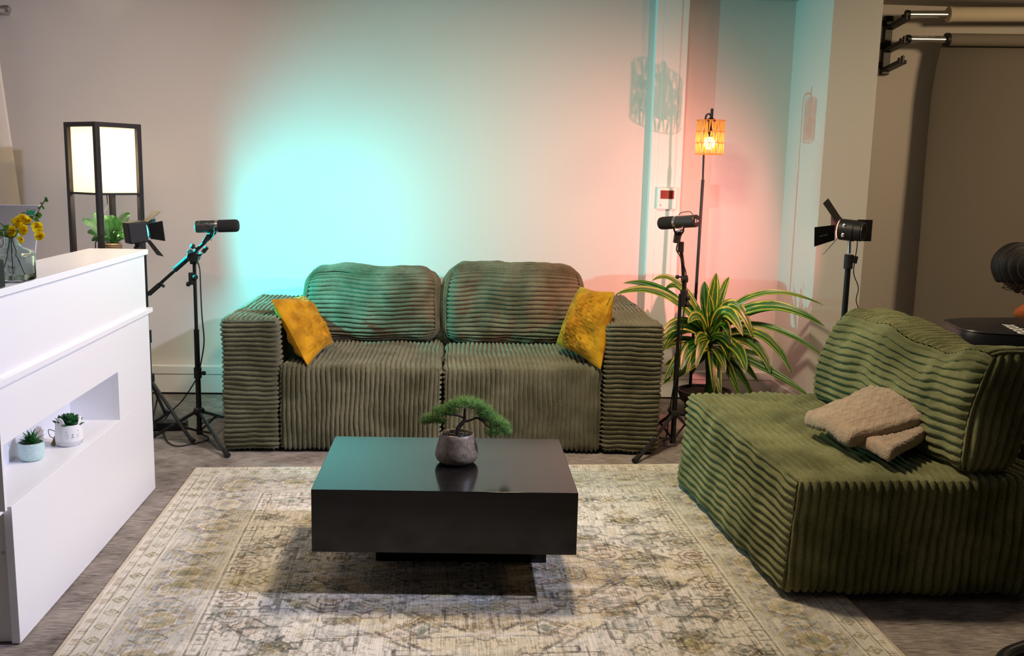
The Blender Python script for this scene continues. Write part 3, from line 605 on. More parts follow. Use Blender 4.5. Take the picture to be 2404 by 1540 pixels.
mb = MB()
for k in range(34):
    a = k*2.399; el = .15+1.25*(k/34); L = .050*(1.05-.35*k/34); q = p+Vector((0, 0, .060)); d = Vector((math.cos(a)*math.cos(el), math.sin(a)*math.cos(el), math.sin(el)))
    x, y, t = frame(d); n_ = 6; sg_ = 8; vs = []
    for i in range(n_+1):
        s = i/n_; rr = .0135*math.sin(math.pi*min(.98, s*.8+.12))**.8*(1 if s < .9 else .35); c = q+d*L*s+Vector((0, 0, .006*s*s))
        for kk in range(sg_): b = 2*math.pi*kk/sg_; vs.append(c+x*math.cos(b)*rr+y*math.sin(b)*rr*.3)
    mb.add(vs, [(i*sg_+kk, i*sg_+(kk+1) % sg_, (i+1)*sg_+(kk+1) % sg_, (i+1)*sg_+kk) for i in range(n_) for kk in range(sg_)])
mb.build('succulent', M['succ'], T, ang=60)
mb = MB(); q = p+Vector((-.036, -.012, .045)); mb.tube(catmull([q, q+Vector((-.02, -.006, .008)), q+Vector((-.016, -.01, -.012)), q+Vector((-.002, -.014, -.02)), q+Vector((-.004, -.016, -.036))]), .0012, 6)
mb.build('twine', M['stem'], T); MB().lathe([(.001, .03), (.0025, .02), (.006, .008), (.0075, .0), (.0, -.0)], p+Vector((-.044, -.02, .0015)), (.15, .1, 1), 12).build('tassel', M['rope'], T)
# headphones end in the niche
q = onz(2, 1075, .398); T = thing('headphones', 'black headphones mostly hidden at the near end of the desk niche', 'headphones', (q.x-.02, q.y, .3955))
MB().ell((q.x-.022, q.y, .424), .014, .026, .028).build('ear_cup', M['blackp'], T)
MB().tube(catmull([(q.x-.022, q.y, .445), (q.x-.02, q.y+.01, .458), at(12, 1040, q.y+.03), at(27, 1032, q.y+.05)]), [.004]*18+[.001], 8).build('headband', M['blackp'], T)

# ---------------------------------------------------------------- vase, laptop, black holder on the counter
v = onz(46, 652, .981); v = Vector((-1.232, 2.66, .9805)); T = thing('glass_vase', 'green tinted square glass bottle vase with yellow flowers on the desk', 'vase', v)
v_w = .049; prof = [(.0, .0), (.043, .0), (v_w, .006), (v_w, .074), (.046, .081), (.023, .092), (.0185, .100), (.0175, .125), (.020, .133), (.027, .138), (.027, .142), (.020, .143), (.0150, .136), (.0145, .100), (.020, .091), (.040, .076), (v_w-.0035, .066), (v_w-.0035, .008), (.0, .006)]
MB().lathe(prof, v, seg=48, sq=5, capb=False, capt=False).build('bottle', M['glass'], T, ang=60)
MB().lathe([(.0, .0075), (v_w-.0045, .0085), (v_w-.0045, .022), (.0, .022)], v, seg=48, sq=5, capb=False, capt=False).build('water', M['water'], T, ang=60)
T = thing('flower_spray', 'spray of yellow flowers and green leaves standing in the glass vase', 'flowers', v+Vector((0, 0, .02)))
yv = v.y
mb = MB(); neck = v+Vector((0, 0, .14))
for a in ((-.03, -.01), (.0, .0), (.032, .012)): mb.tube(catmull([v+Vector((a[0], a[1], .012)), v+Vector((a[0]*.4, 0, .075)), neck]), .0013, 6)
mb.tube(catmull([neck, at(52, 500, yv), at(80, 508, yv-.0), at(98, 482, yv), at(108, 466, yv)]), .0012, 6); mb.tube(catmull([neck, at(60, 528, yv), at(76, 528, yv), at(93, 545, yv)]), .001, 6)
mb.tube(catmull([neck, at(40, 530, yv), at(30, 545, yv)]), .001, 6); mb.tube(catmull([neck, at(10, 530, yv), at(-6, 520, yv)]), .001, 6); mb.build('stems', M['stem'], T)
rg = random.Random(9)
for fx, fy, fr_ in ((42, 520, 1), (55, 512, 1), (32, 543, 1.1), (58, 541, 1.05), (88, 532, 1.05), (95, 555, 1), (52, 562, .8), (68, 518, .7)):
    c = at(fx, fy, yv-.015-rg.random()*.02); mb = MB(); ax_ = Vector((rg.uniform(-.5, .5), -1, rg.uniform(-.3, .5))).normalized(); x, y, d = frame(ax_); r = .0150*fr_
    for k in range(5):
        a = 2*math.pi*k/5+rg.random(); u = x*math.cos(a)+y*math.sin(a); w2 = d.cross(u); vs = []
        for i in range(5):
            s = i/4
            for j in range(5):
                g = (j-2)/2; wd = r*.62*math.sin(math.pi*(.18+.66*s)); vs.append(c+u*r*s*(1-.06*g*g)+w2*wd*g+d*(r*.45*s*s+.0008*math.sin(j*4+i*3)+.0012*g*g))
        mb.add(vs, [(i*5+j, i*5+j+1, (i+1)*5+j+1, (i+1)*5+j) for i in range(4) for j in range(4)])
    f = mb.build('flower', M['flower'], T, ang=80); MB().ell(c+d*.002, .0022, .0022, .0022).build('flower_heart', M['flowerheart'], f)
def leafq(mb, a, b, w, up=(0, -1, .3), n=8, m=4, cup=.15, ctrl=None):
    a, b = Vector(a), Vector(b); c = Vector(ctrl) if ctrl is not None else (a+b)/2; P = bez(a, c, b, n); vs = []; uv = []
    for i, q in enumerate(P):
        t = (P[min(n, i+1)]-P[max(0, i-1)]).normalized(); s = Vector(up).cross(t)
        if s.length < 1e-4: s = Vector((1, 0, 0))
        s.normalize(); nn_ = t.cross(s); wd = w*math.sin(math.pi*min(1, (.10+.90*i/n)))**.7 if i < n else 0
        for j in range(m+1): g = j/m*2-1; vs.append(q+s*wd*g+nn_*wd*cup*abs(g)); uv.append((j/m, i/n))
    mb.add(vs, [(i*(m+1)+j, i*(m+1)+j+1, (i+1)*(m+1)+j+1, (i+1)*(m+1)+j) for i in range(n) for j in range(m)], uv)
mb = MB()
leafq(mb, at(40, 548, yv-.005), at(6, 530, yv-.005), .012); leafq(mb, at(38, 552, yv-.01), at(-10, 545, yv-.01), .010); leafq(mb, at(34, 556, yv-.01), at(8, 540, yv-.01), .008); leafq(mb, at(44, 545, yv+.01), at(60, 525, yv+.01), .010)
for a, b, w_ in (((90, 500), (84, 510), .004), ((84, 505), (96, 512), .005), ((88, 498), (99, 508), .004), ((96, 486), (88, 490), .003), ((98, 482), (104, 492), .003), ((100, 478), (94, 476), .0025), ((107, 468), (113, 474), .004), ((108, 470), (108, 462), .004), ((104, 472), (112, 470), .003), ((80, 512), (92, 520), .005), ((78, 514), (68, 508), .005)):
    leafq(mb, at(*a, yv), at(*b, yv), w_)
mb.build('leaves', M['leafdark2'], T, ang=80)
c0, c1, c2, c3 = at(92, 483, 2.93), at(79, 600, 3.03), at(79, 600, 3.03)+Vector((-.31, .02, 0)), at(92, 483, 2.93)+Vector((-.31, .02, -.004))
c1.z = c2.z = .985; T = thing('laptop', 'open silver laptop with stickers on its lid on the desk behind the vase', 'laptop', (c1.x-.15, c1.y, .98))
nrm = (c0-c1).cross(c2-c1).normalized(); nrm = nrm if nrm.y < 0 else -nrm
mb = MB(); mb.hexa([c1, c2, c2-nrm*.006, c1-nrm*.006, c0, c3, c3-nrm*.006, c0-nrm*.006]); mb.build('lid', M['laptop'], T, bevel=.002)
MB().hexa(hexz([c1+Vector((-.01, .0, 0)), c1+Vector((-.10, .19, 0)), c2+Vector((-.10, .19, 0)), c2], .9805, .992)).build('keyboard_base', M['laptop'], T, bevel=.002)
xd = (c0-c3).normalized(); yd = (c0-c1).normalized(); MBs = MB(); s0 = c3+xd*.15-yd*.08
def sticker(cx, cy, pts, m, nm, off=.0006):
    o_ = c0-xd*cx-yd*cy+nrm*off; vs = [o_+xd*a+yd*b for a, b in pts]; k = len(vs); vs += [q+nrm*.0004 for q in vs]
    return MB().add(vs, [tuple(range(k)), tuple(range(k, 2*k))]+[(i, (i+1) % k, k+(i+1) % k, k+i) for i in range(k)]).build(nm, m, T)
sh_ = [(-.016, .018), (-.008, .015), (0, .02), (.008, .015), (.016, .018), (.015, -.004), (.009, -.018), (0, -.026), (-.009, -.018), (-.015, -.004)]
sticker(.024, .032, sh_, M['stkwhite'], 'shield_sticker'); sticker(.024, .032, [(a*.85, b*.85) for a, b in sh_[:6]]+[(0, 0), (-.012, -.002)], M['stkgreen'], 'green_emblem', .0012); sticker(.028, .05, [(-.008, .0), (.006, .004), (.004, -.006), (-.003, -.012)], M['print'], 'dark_emblem', .0012)
sticker(.108, .118, [(-.04, .02), (-.034, .028), (.034, .028), (.04, .02), (.04, -.018), (.034, -.024), (-.034, -.024), (-.04, -.018)], M['stkwhite'], 'slogan_sticker')
o_ = c0-xd*.071-yd*.122+nrm*.0014; text_mesh('slogan_text', 'CREATE THE\nFUTURE', .015, M['print'], T, o_, xd, yd, .0002, 'RIGHT', .2, .62)
q = at(-8, 660, 2.44); T = thing('card_reader', 'black upright device at the very left edge of the desk top', 'card reader', (q.x, 2.50, .98))
qq = at(3, 640, 2.50); MB().bb((qq.x-.05, 2.48, .9805), (qq.x, 2.52, at(3, 610, 2.50).z)).build('device_body', M['blackp'], T, bevel=.004)

# ---------------------------------------------------------------- box floor lamp with shelf plant
N0 = Vector((-1.751, 4.70, 0)); e1 = Vector((.133, .187, 0)); e2 = Vector((-.187, .133, 0)); T = thing('box_floor_lamp', 'tall black framed floor lamp with glowing square white shade', 'floor lamp', N0+(e1+e2)/2)
cor = [N0, N0+e1, N0+e1+e2, N0+e2]; tz = 1.505; rotz = Matrix.Rotation(math.atan2(e1.y, e1.x), 3, 'Z')
for c in cor: MB().box((c.x, c.y, tz/2), (.024, .024, tz), rotz).build('leg', M['lampframe'], T, bevel=.001)
def ring(z, h, nm, w_=.022):
    mb = MB()
    for i in range(4): mb.bar(cor[i]+Vector((0, 0, z)), cor[(i+1) % 4]+Vector((0, 0, z)), h, w_, (0, 0, 1)) if False else mb.bar(cor[i]+Vector((0, 0, z)), cor[(i+1) % 4]+Vector((0, 0, z)), w_, h, (0, 0, 1))
    mb.build(nm, M['lampframe'], T)
ring(tz-.011, .022, 'top_frame', .026); ring(1.163, .010, 'bottom_frame', .018)
mb = MB(); cc = (cor[0]+cor[2])/2; ins = [c+(cc-c)*.075 for c in cor]
for i in range(4): a, b = ins[i], ins[(i+1) % 4]; mb.hexa([a+Vector((0, 0, 1.168)), b+Vector((0, 0, 1.168)), b+(cc-b)*.02+Vector((0, 0, 1.168)), a+(cc-a)*.02+Vector((0, 0, 1.168)), a+Vector((0, 0, 1.485)), b+Vector((0, 0, 1.485)), b+(cc-b)*.02+Vector((0, 0, 1.485)), a+(cc-a)*.02+Vector((0, 0, 1.485))])
mb.build('lamp_shade', M['boxshade'], T)
for z, nm in ((.79, 'shelf'), (.42, 'shelf'), (.08, 'shelf')): MB().hexa(hexz(cor, z, z+.014)).build(nm, M['lampframe'], T)
mb = MB(); bp = cc+e1*.08-e2*.12+Vector((0, 0, 1.29)); mb.ell(bp, .028, .028, .035); mb.build('bulb', M['bulb'], T)
MB().cyl(bp+Vector((0, 0, -.11)), bp+Vector((0, 0, -.03)), .014).build('lamp_holder', M['lampframe'], T)
MB().bar(cor[0]+Vector((0, 0, 1.175)), cor[2]+Vector((0, 0, 1.175)), .012, .006).build('holder_bar', M['lampframe'], T)
point('box_lamp_light', bp, 34, (1., .86, .66), .04)
MB().tube(catmull([at(250, 452, 4.86), at(252, 480, 4.86), at(244, 506, 4.80), at(232, 560, 4.74), at(226, 600, 4.74), cc+Vector((-.0, 0, .30))]), .0025, 6).build('power_cord', M['black'], T)
# fern basket
q = at(266, 590, 4.90); q = Vector((q.x, 4.90, .804)); T = thing('potted_fern', 'small green fern in a woven seagrass basket on the lamp shelf', 'plant', q)
mb = MB(); R0 = .043; hB = at(266, 573, 4.90).z-.804
for k in range(11): zc = .006+k*(hB-.006)/10; mb.lathe([(R0-.004, -.005), (R0+.001, -.004), (R0+.003, 0), (R0+.001, .004), (R0-.004, .005)], q+Vector((0, 0, zc)), seg=28, capb=False, capt=False)
mb.lathe([(0, 0), (R0-.004, 0), (R0-.004, hB-.006), (0, hB-.006)], q, seg=24); mb.build('basket', M['rope'], T)
tips = [(193, 515), (205, 545), (222, 500), (305, 502), (275, 510), (300, 540), (240, 505), (262, 505), (215, 565), (302, 560), (285, 520), (232, 530), (250, 515), (292, 545), (228, 555), (255, 540), (270, 545), (246, 560), (262, 556), (282, 552)]
mb = MB(); rg = random.Random(3); top = q+Vector((0, 0, hB-.01))
for i, (tx, ty) in enumerate(tips):
    tp = at(tx, ty, 4.90+rg.uniform(-.07, .05)); ct = (top+tp)/2+Vector((0, 0, .04+.03*rg.random())); P = bez(top, ct, tp, 26); L = (tp-top).length
    mb.tube(P, .0009, 4)
    for k in range(4, 26):
        s = k/26; t_ = (P[k]-P[k-1]).normalized(); sd = t_.cross(Vector((.3, -.9, .5))).normalized(); l_ = .026*math.sin(math.pi*min(1, .12+.86*s))**.8*(.6+L*3.2)
        for sg in (-1, 1): leafq(mb, P[k], P[k]+sd*sg*l_+t_*l_*.55+Vector((0, 0, -.002)), .0024, n=3, m=2)
mb.build('fronds', M['fern'], T, ang=80)

# ---------------------------------------------------------------- studio lights and stands
def light_stand(T, base, hub_z, top, feet, r=.0125, upr=.011):
    b = Vector(base); MB().tube([b+Vector((0, 0, .05)), b+Vector((0, 0, top*.55))], r, 14).build('lower_pole', M['black'], T); MB().tube([b+Vector((0, 0, top*.5)), b+Vector((0, 0, top))], upr*.85, 14).build('upper_pole', M['black'], T)
    mb = MB(); mb.cyl(b+Vector((0, 0, hub_z-.02)), b+Vector((0, 0, hub_z+.02)), .024); mb.build('hub', M['blackp'], T, bevel=.003); MB().cyl(b+Vector((0, 0, .05)), b+Vector((0, 0, .085)), .022).build('lower_hub', M['blackp'], T, bevel=.003)
    MB().cyl(b+Vector((0, 0, top*.55-.03)), b+Vector((0, 0, top*.55+.03)), .018).build('collar', M['blackp'], T)
    for f in feet:
        f = Vector(f); a = b+Vector((0, 0, hub_z)); d = (f-a); l_ = MB().tube([a+d*.03, f-d*.02], .0085, 10).build('leg', M['satin'], T)
        MB().tube([f-d*.09, Vector((f.x, f.y, .014))], [.010, .0125], 12).build('rubber_foot', M['rubber'], l_)
        MB().bar(b+Vector((0, 0, .068)), a+d*.5, .006, .012).build('brace', M['black'], T)
def blade(mb, hinge, w0, w1, L, axis, side, splay, th=.0018):
    # hinge centre, axis = head direction, side = outward direction of this blade
    h = Vector(hinge); a = Vector(axis).normalized(); s = Vector(side).normalized(); c = a.cross(s).normalized(); d = (a*math.cos(splay)+s*math.sin(splay)); n = d.cross(c).normalized()
    q = [h+c*w0/2, h-c*w0/2, h-c*w1/2+d*L, h+c*w1/2+d*L]; mb.hexa([p_-n*th/2 for p_ in q]+[p_+n*th/2 for p_ in q]); return h, d, c, n
# left fixture: box head, cyan light
LY = 4.50; hc = at(318, 545, LY); ax_ = Vector((.80, .58, .10)).normalized(); side = ax_.cross(Vector((0, 0, 1))).normalized(); upv = side.cross(ax_).normalized()
bx_, by_ = hc.x+.03, hc.y+.02; T = thing('led_light', 'black LED light with open barn doors on a stand beside the left floor lamp', 'studio light', (bx_, by_, 0), 'barn door studio lights')
light_stand(T, (bx_, by_, 0), .30, hc.z-.085, [onz(455, 1043), onz(389, 972), (bx_-.42, by_-.06, 0)])
R3 = Matrix((side, ax_, upv)).transposed(); MB().box(hc, (.085, .085, .098), R3).build('lamp_head', M['blackp'], T, bevel=.006)
fc = hc+ax_*.043; MB().lathe([(.0, 0), (.034, 0), (.034, .006), (.0, .006)], fc, ax_, 28).build('led_face', M['ledcyan'], T)
for sd, wd, sp, L_ in ((side, .085, .9, .075), (-side, .085, .36, .075), (upv, .085, .62, .075), (-upv, .085, 1.05, .095)):
    mb = MB(); h, d, c, n = blade(mb, fc+ax_*.008+sd*.042, .070, .095, L_, ax_, sd, sp); o = mb.build('barn_door', M['black'], T, bevel=.0008)
    if sd == -upv:
        nn2 = n if n.y < 0 else -n; xx = (at(365, 590, 4.6)-at(340, 568, 4.6)).normalized(); text_mesh('maker_lettering', 'NEEWER', .010, M['printwhite'], o, h+d*.052-nn2*-.0016+c*.0, d, Vector((0, 0, 1)), .0002, 'CENTER', 0, 1.)
mb = MB(); mb.bar(hc-upv*.05, hc-upv*.085, .014, .02); mb.cyl(hc-upv*.075-side*.03, hc-upv*.075+side*.03, .01); mb.build('tilt_bracket', M['blackp'], T, bevel=.002)
spot('led_light_cyan', fc+ax_*.012, at(1250, 680, WY), 150, CY, 150, 1., .012); spot('led_light_cyan_beam', fc+ax_*.012, at(1150, 590, WY), 60, CY, 78, 1., .012)
# right fixture
RY = 4.20; hc = at(1998, 541, RY); ax_ = Vector((-.80, .66, .07)).normalized(); side = ax_.cross(Vector((0, 0, 1))).normalized(); upv = side.cross(ax_).normalized()
hp = at(1993, 600, RY); T = thing('led_light', 'black LED light with open barn doors on a stand behind the green lounge chair', 'studio light', (hp.x, hp.y, 0), 'barn door studio lights')
light_stand(T, (hp.x, hp.y, 0), .30, hp.z-.01, [(hp.x-.28, hp.y-.12, 0), (hp.x+.05, hp.y+.3, 0), (hp.x+.30, hp.y-.10, 0)], .015, .0155)
mb = MB(); mb.lathe([(.0, -.055), (.040, -.055), (.044, -.050), (.044, -.02), (.048, -.018), (.048, .045), (.044, .05), (.0, .05)], hc, ax_, 36); mb.build('lamp_head', M['blackp'], T)
mb = MB()
for k in range(-5, 6): h_ = .036*math.sqrt(max(0, 1-(k/6)**2)); q = hc-ax_*.056+side*k*.0065; mb.bar(q-upv*h_, q+upv*h_, .0022, .002)
mb.lathe([(.036, -.057), (.041, -.057), (.041, -.054), (.036, -.054)], hc, ax_, 36, capb=False, capt=False); mb.build('vent_grille', M['micbody'], T)
for dz in (.025, -.028): q = hc+ax_*.012+upv*dz-side*.0+Vector((0, 0, 0)); out = (-side) if (-side).y < 0 else side; q = hc+ax_*.020+upv*dz*.8+out*.041; MB().lathe([(0, -.004), (.0095, -.004), (.0095, .005), (.006, .007), (0, .007)], q, out, 18).build('knob', M['chrome'], T)
fc = hc+ax_*.052; MB().lathe([(.0, -.002), (.040, -.002), (.040, .003), (.0, .003)], fc, ax_, 28).build('led_face', M['ledsalm'], T)
rl = math.radians(20); o2 = out*math.cos(rl)-upv*math.sin(rl); u2 = upv*math.cos(rl)+out*math.sin(rl)
for sd, wd, sp, L_ in ((o2, .09, .85, .100), (-o2, .09, .65, .085), (u2, .09, .95, .105), (-u2, .09, .95, .090)):
    mb = MB(); w0, w1 = (.075, .095) if sd != u2 else (.060, .065); h, d, c, n = blade(mb, fc+ax_*.006+sd*.044, w0, w1, L_, ax_, sd, sp); o = mb.build('barn_door', M['black'], T, bevel=.0008)
    if sd == o2:
        nn2 = n if n.y < 0 else -n; text_mesh('maker_lettering', 'N E E W E R', .0068, M['printgrey'], o, h+d*.055+nn2*.0016-Vector((0, 0, .004)), -d if d.x < 0 else d, Vector((0, 0, 1)), .0002, 'CENTER', 0, 1.1)
# yellow label flag behind the head
q = hc-ax_*.01-out*.0; fl = at(2029, 541, RY+.03); MB().box(fl, (.075, .003, .098), Matrix.Rotation(.12, 3, 'Z')).build('rear_flag', M['black'], T, bevel=.001)
MB().box(at(2028, 539, RY+.022), (.011, .002, .046), Matrix.Rotation(.12, 3, 'Z')).build('yellow_label', M['yellowtag'], T)
MB().cyl(hc-upv*.045, Vector((hp.x, hp.y, hp.z+.01)), .008).build('spigot', M['chrome'], T); MB().cyl((hp.x, hp.y, hp.z-.06), (hp.x, hp.y, hp.z+.005), .020).build('clamp', M['blackp'], T, bevel=.002)
MB().bar(at(2009, 601, RY-.01), at(2005, 618, RY-.01), .016, .020).build('inline_switch', M['blackp'], T, bevel=.002)
MB().tube(catmull([at(2013, 560, RY-.02), at(2012, 580, RY-.02), at(2009, 600, RY-.01), at(2004, 640, RY), at(2015, 675, RY), at(2010, 705, RY), at(2018, 735, RY), at(2022, 780, RY+.05)]), .0022, 6).build('power_cord', M['black'], T)
spot('led_light_salmon', fc+ax_*.010, at(1400, 580, WY), 105, SALM, 112, 1., .012)

# ---------------------------------------------------------------- microphones
def tripod(T, base, hubz, top, feet):
    b = Vector(base); MB().tube([b+Vector((0, 0, .03)), b+Vector((0, 0, top*.62))], .0125, 14).build('lower_pole', M['black'], T); MB().tube([b+Vector((0, 0, top*.6)), b+Vector((0, 0, top))], .0085, 12).build('upper_pole', M['black'], T)
    MB().lathe([(.0, -.018), (.020, -.018), (.028, 0), (.024, .014), (.014, .02), (0, .02)], b+Vector((0, 0, hubz)), seg=24).build('hub', M['blackp'], T)
    MB().cyl(b+Vector((0, 0, .02)), b+Vector((0, 0, .05)), .015).build('lower_hub', M['blackp'], T)
    for f in feet:
        f = Vector(f); a = b+Vector((0, 0, hubz-.005)); d = f-a; a2 = a+Vector((d.x, d.y, 0)).normalized()*.02; l_ = MB().tube([a2, f-d*.04], .0085, 10).build('leg', M['satin'], T)
        MB().tube([f-d*.13+Vector((0, 0, .008)), Vector((f.x, f.y, .014))], [.0105, .0125], 12).build('rubber_foot', M['rubber'], l_); MB().ell(a2+d*.45+Vector((0, -.009, 0)), .0025, .0025, .0025, seg=8, rings=6).build('rivet', M['chrome'], l_)
        MB().bar(b+Vector((0, 0, .035)), a2+d*.45, .005, .011).build('brace', M['black'], T)
def knob(c, d, T, r=.010): MB().lathe([(.0, -.01), (.004, -.01), (.004, 0), (r, .001), (r*1.05, .012), (r*.8, .016), (0, .016)], c, d, 14).build('knob', M['blackp'], T)
def micro(T, c, d, L, r, foamfrac, cable_pts, yoke):
    c = Vector(c); d = Vector(d).normalized(); b = c-d*L/2; f0 = L*(1-foamfrac)
    body = MB().lathe([(.0, 0), (r*.92, 0), (r, .003), (r, f0-.012), (r*.98, f0-.010), (r*.98, f0-.002), (r, f0)], b, d, 36, capb=True).build('microphone_body', M['micbody'], T)
    MB().lathe([(r*1.0, -.008), (r*1.05, -.007), (r*1.05, .006), (r, .007)], b+d*f0, d, 36, capb=False, capt=False).build('chrome_band', M['chrome'], body)
    MB().lathe([(.0, f0), (r*1.03, f0+.006), (r*1.05, L-.015), (r*.98, L-.005), (r*.8, L), (.0, L)], b, d, 36).build('foam_windscreen', M['foam'], T)
    MB().tube(catmull(cable_pts), .0018, 6).build('short_cable', M['black'], T); MB().lathe([(0, -.0009), (r*.90, -.0009), (r*.90, .0004), (0, .0004)], b, d, 30).build('end_cap', M['rubber'], body)
    return b, f0
base = Vector((-1.262, 4.53, 0)); T = thing('microphone_stand', 'black boom stand with microphone pointing right beside the white desk', 'microphone stand', base, 'microphones on tripod stands')
top = at(452, 612, 4.53).z; tripod(T, base, .135, top, [onz(536, 1076), onz(540, 986)+Vector((.02, 0, 0)), onz(352, 1030)])
J = at(455, 605, 4.53); c = at(510, 531, 4.53); P0, P1 = at(330, 707, 4.53), at(505, 545, 4.53)
MB().tube([P0, at(425, 622, 4.53)], .0075, 12).build('boom', M['black'], T); MB().tube([at(375, 668, 4.53), at(350, 690, 4.53)], .0115, 12).build('counter_grip', M['rubber'], T); MB().tube([at(410, 634, 4.53), at(455, 594, 4.53)], .013, 12).build('boom_sleeve', M['black'], T); MB().tube([at(440, 608, 4.53), P1], .0085, 12).build('boom_tip', M['black'], T)
knob(at(380, 668, 4.52), (.7, 0, -.7), T, .007)
mb = MB(); mb.cyl(J+Vector((0, -.025, .005)), J+Vector((0, .025, .005)), .026); mb.bar(J+Vector((0, 0, -.03)), J+Vector((.0, 0, .02)), .03, .03); mb.build('clutch', M['blackp'], T, bevel=.002)
knob(at(455, 580, 4.52), (-.5, -.4, .4), T, .012); knob(at(448, 592, 4.5), (-.2, -1, .2), T, .012); knob(at(456, 651, 4.52), (.8, -.6, .1), T, .012); knob(at(446, 667, 4.53), (-1, 0, 0), T, .011)
MB().cyl(at(452, 668, 4.53), at(451, 640, 4.53), .017).build('upper_collar', M['blackp'], T); MB().cyl(base+Vector((0, 0, .30)), base+Vector((0, 0, .35)), .018).build('lower_collar', M['blackp'], T); knob(base+Vector((.022, -.005, .325)), (1, -.1, 0), T)
mb = MB(); mb.bar(at(478, 572, 4.52), at(490, 552, 4.52), .022, .018); mb.bar(at(492, 552, 4.52), at(500, 540, 4.53), .03, .02); mb.build('mount_yoke', M['blackp'], T, bevel=.002)
mb = MB(); mb.tube([at(486, 580, 4.51), at(477, 592, 4.51)], .010, 14); mb.build('cable_connector', M['blackp'], T); MB().tube([at(477, 590, 4.51), at(472, 596, 4.51)], .0085, 14).build('connector_ring', M['chrome'], T); MB().tube([at(472, 596, 4.51), at(456, 602, 4.51)], [.0085, .004], 12).build('connector_tail', M['rubber'], T)
micro(T, c, at(560, 530, 4.53)-at(460, 533, 4.53), (at(560, 530, 4.53)-at(460, 533, 4.53)).length, .0283, .50, [at(467, 524, 4.495), at(470, 519, 4.495), at(483, 520, 4.49), at(500, 535, 4.495), at(503, 548, 4.50), at(495, 565, 4.51)], None)
knob(at(508, 537, 4.498), (0, -1, 0), T, .009)
T2 = thing('microphone_cable', 'black cable looping from the left microphone down to the carpet', 'cable', (-1.25, 4.5, 0))
MB().tube(catmull([at(457, 603, 4.51), at(468, 628, 4.50), at(471, 680, 4.49), at(474, 740, 4.49), at(479, 800, 4.49), at(473, 845, 4.49), at(465, 880, 4.50), at(452, 905, 4.58), at(428, 940, 4.62), at(405, 963, 4.62), onz(388, 985, .006), onz(384, 1010, .006), onz(392, 1035, .006), onz(415, 1047, .006), onz(450, 1042, .006), onz(478, 1036, .006), onz(490, 1028, .006), onz(470, 1016, .006), onz(460, 1008, .006), onz(480, 990, .006), onz(528, 974, .006)], 8), .0032, 8).build('cable', M['rubber'], T2)
q = onz(405, 1008); T = thing('power_strip', 'black block power adapter on the carpet between the tripod legs', 'power adapter', (q.x, q.y, 0)); MB().box((q.x-.03, q.y, .022), (.20, .07, .042), Matrix.Rotation(.1, 3, 'Z')).build('adapter_body', M['blackp'], T, bevel=.004)
# right microphone
base = Vector((1.045, 4.44, 0)); T = thing('microphone_stand', 'black upright stand with microphone pointing left between sofa and leafy plant', 'microphone stand', base, 'microphones on tripod stands')
b2 = Vector((1.045, 4.44, 0)); top = at(1606, 690, 4.44).z; pt = at(1606, 690, 4.44)
tripod(T, base, .165, top, [onz(1488, 1089), (base.x+.17, base.y+.22, 0), (base.x-.075, base.y+.27, 0)])
MB().cyl(at(1605, 720, 4.44), at(1606, 680, 4.44), .018).build('collar', M['blackp'], T, bevel=.002); MB().cyl(at(1600, 655, 4.42), at(1614, 655, 4.42), .018).build('clutch', M['blackp'], T, bevel=.002); knob(at(1594, 650, 4.43), (-1, 0, 0), T, .009); knob(at(1612, 700, 4.43), (1, -.3, 0), T, .010); knob(at(1612, 715, 4.43), (.8, -.6, 0), T, .010)
MB().tube([at(1606, 690, 4.44), at(1603, 620, 4.42), at(1597, 570, 4.40)], .0085, 12).build('boom_tip', M['black'], T)
MB().box(at(1590, 557, 4.40), (.03, .028, .055), Matrix.Rotation(.1, 3, 'Y')).build('swivel_block', M['blackp'], T, bevel=.003); MB().box(at(1598, 580, 4.40), (.026, .026, .05)).build('swivel_joint', M['blackp'], T, bevel=.003); MB().bar(at(1588, 545, 4.39), at(1600, 540, 4.37), .02, .008).build('steel_bracket', M['chrome'], T)
mb = MB(); mb.tube(catmull([at(1581, 532, 4.36), at(1585, 545, 4.38), at(1594, 550, 4.39), at(1603, 545, 4.37), at(1605, 534, 4.35)]), .0045, 8); mb.build('mount_yoke', M['blackp'], T)
a, b = at(1556, 524, 4.48), at(1630, 519, 4.32); d = a-b
bb, f0 = micro(T, (a+b)/2, d, d.length+.030, .0290, .46, [at(1594, 505, 4.38), at(1598, 500, 4.37), at(1612, 497, 4.34), at(1622, 498, 4.32), at(1627, 505, 4.31)], None)
x, y, dd = frame(d); x = -x if x.x < 0 else x
for k, (u, w_, l_) in enumerate(((-.010, .006, .017), (.002, .0022, .010), (.007, .0018, .012), (.012, .0018, .006))): MB().box(bb-dd*.0008+x*u*.9, (w_, .0012, l_), Matrix((x, dd, dd.cross(x))).transposed()).build('end_label', M['printwhite'], T)
T2 = thing('microphone_cable', 'black cable running down the right microphone stand', 'cable', (1.05, 4.4, 0))
MB().tube(catmull([at(1601, 548, 4.38), at(1588, 583, 4.37), at(1596, 600, 4.37), at(1606, 625, 4.40), at(1611, 650, 4.405), at(1608, 700, 4.405), at(1600, 790, 4.41), at(1590, 870, 4.41), at(1579, 920, 4.42), at(1570, 980, 4.46), Vector((1.02, 4.52, .006)), Vector((.99, 4.75, .006))], 8), .003, 8).build('cable', M['rubber'], T2)

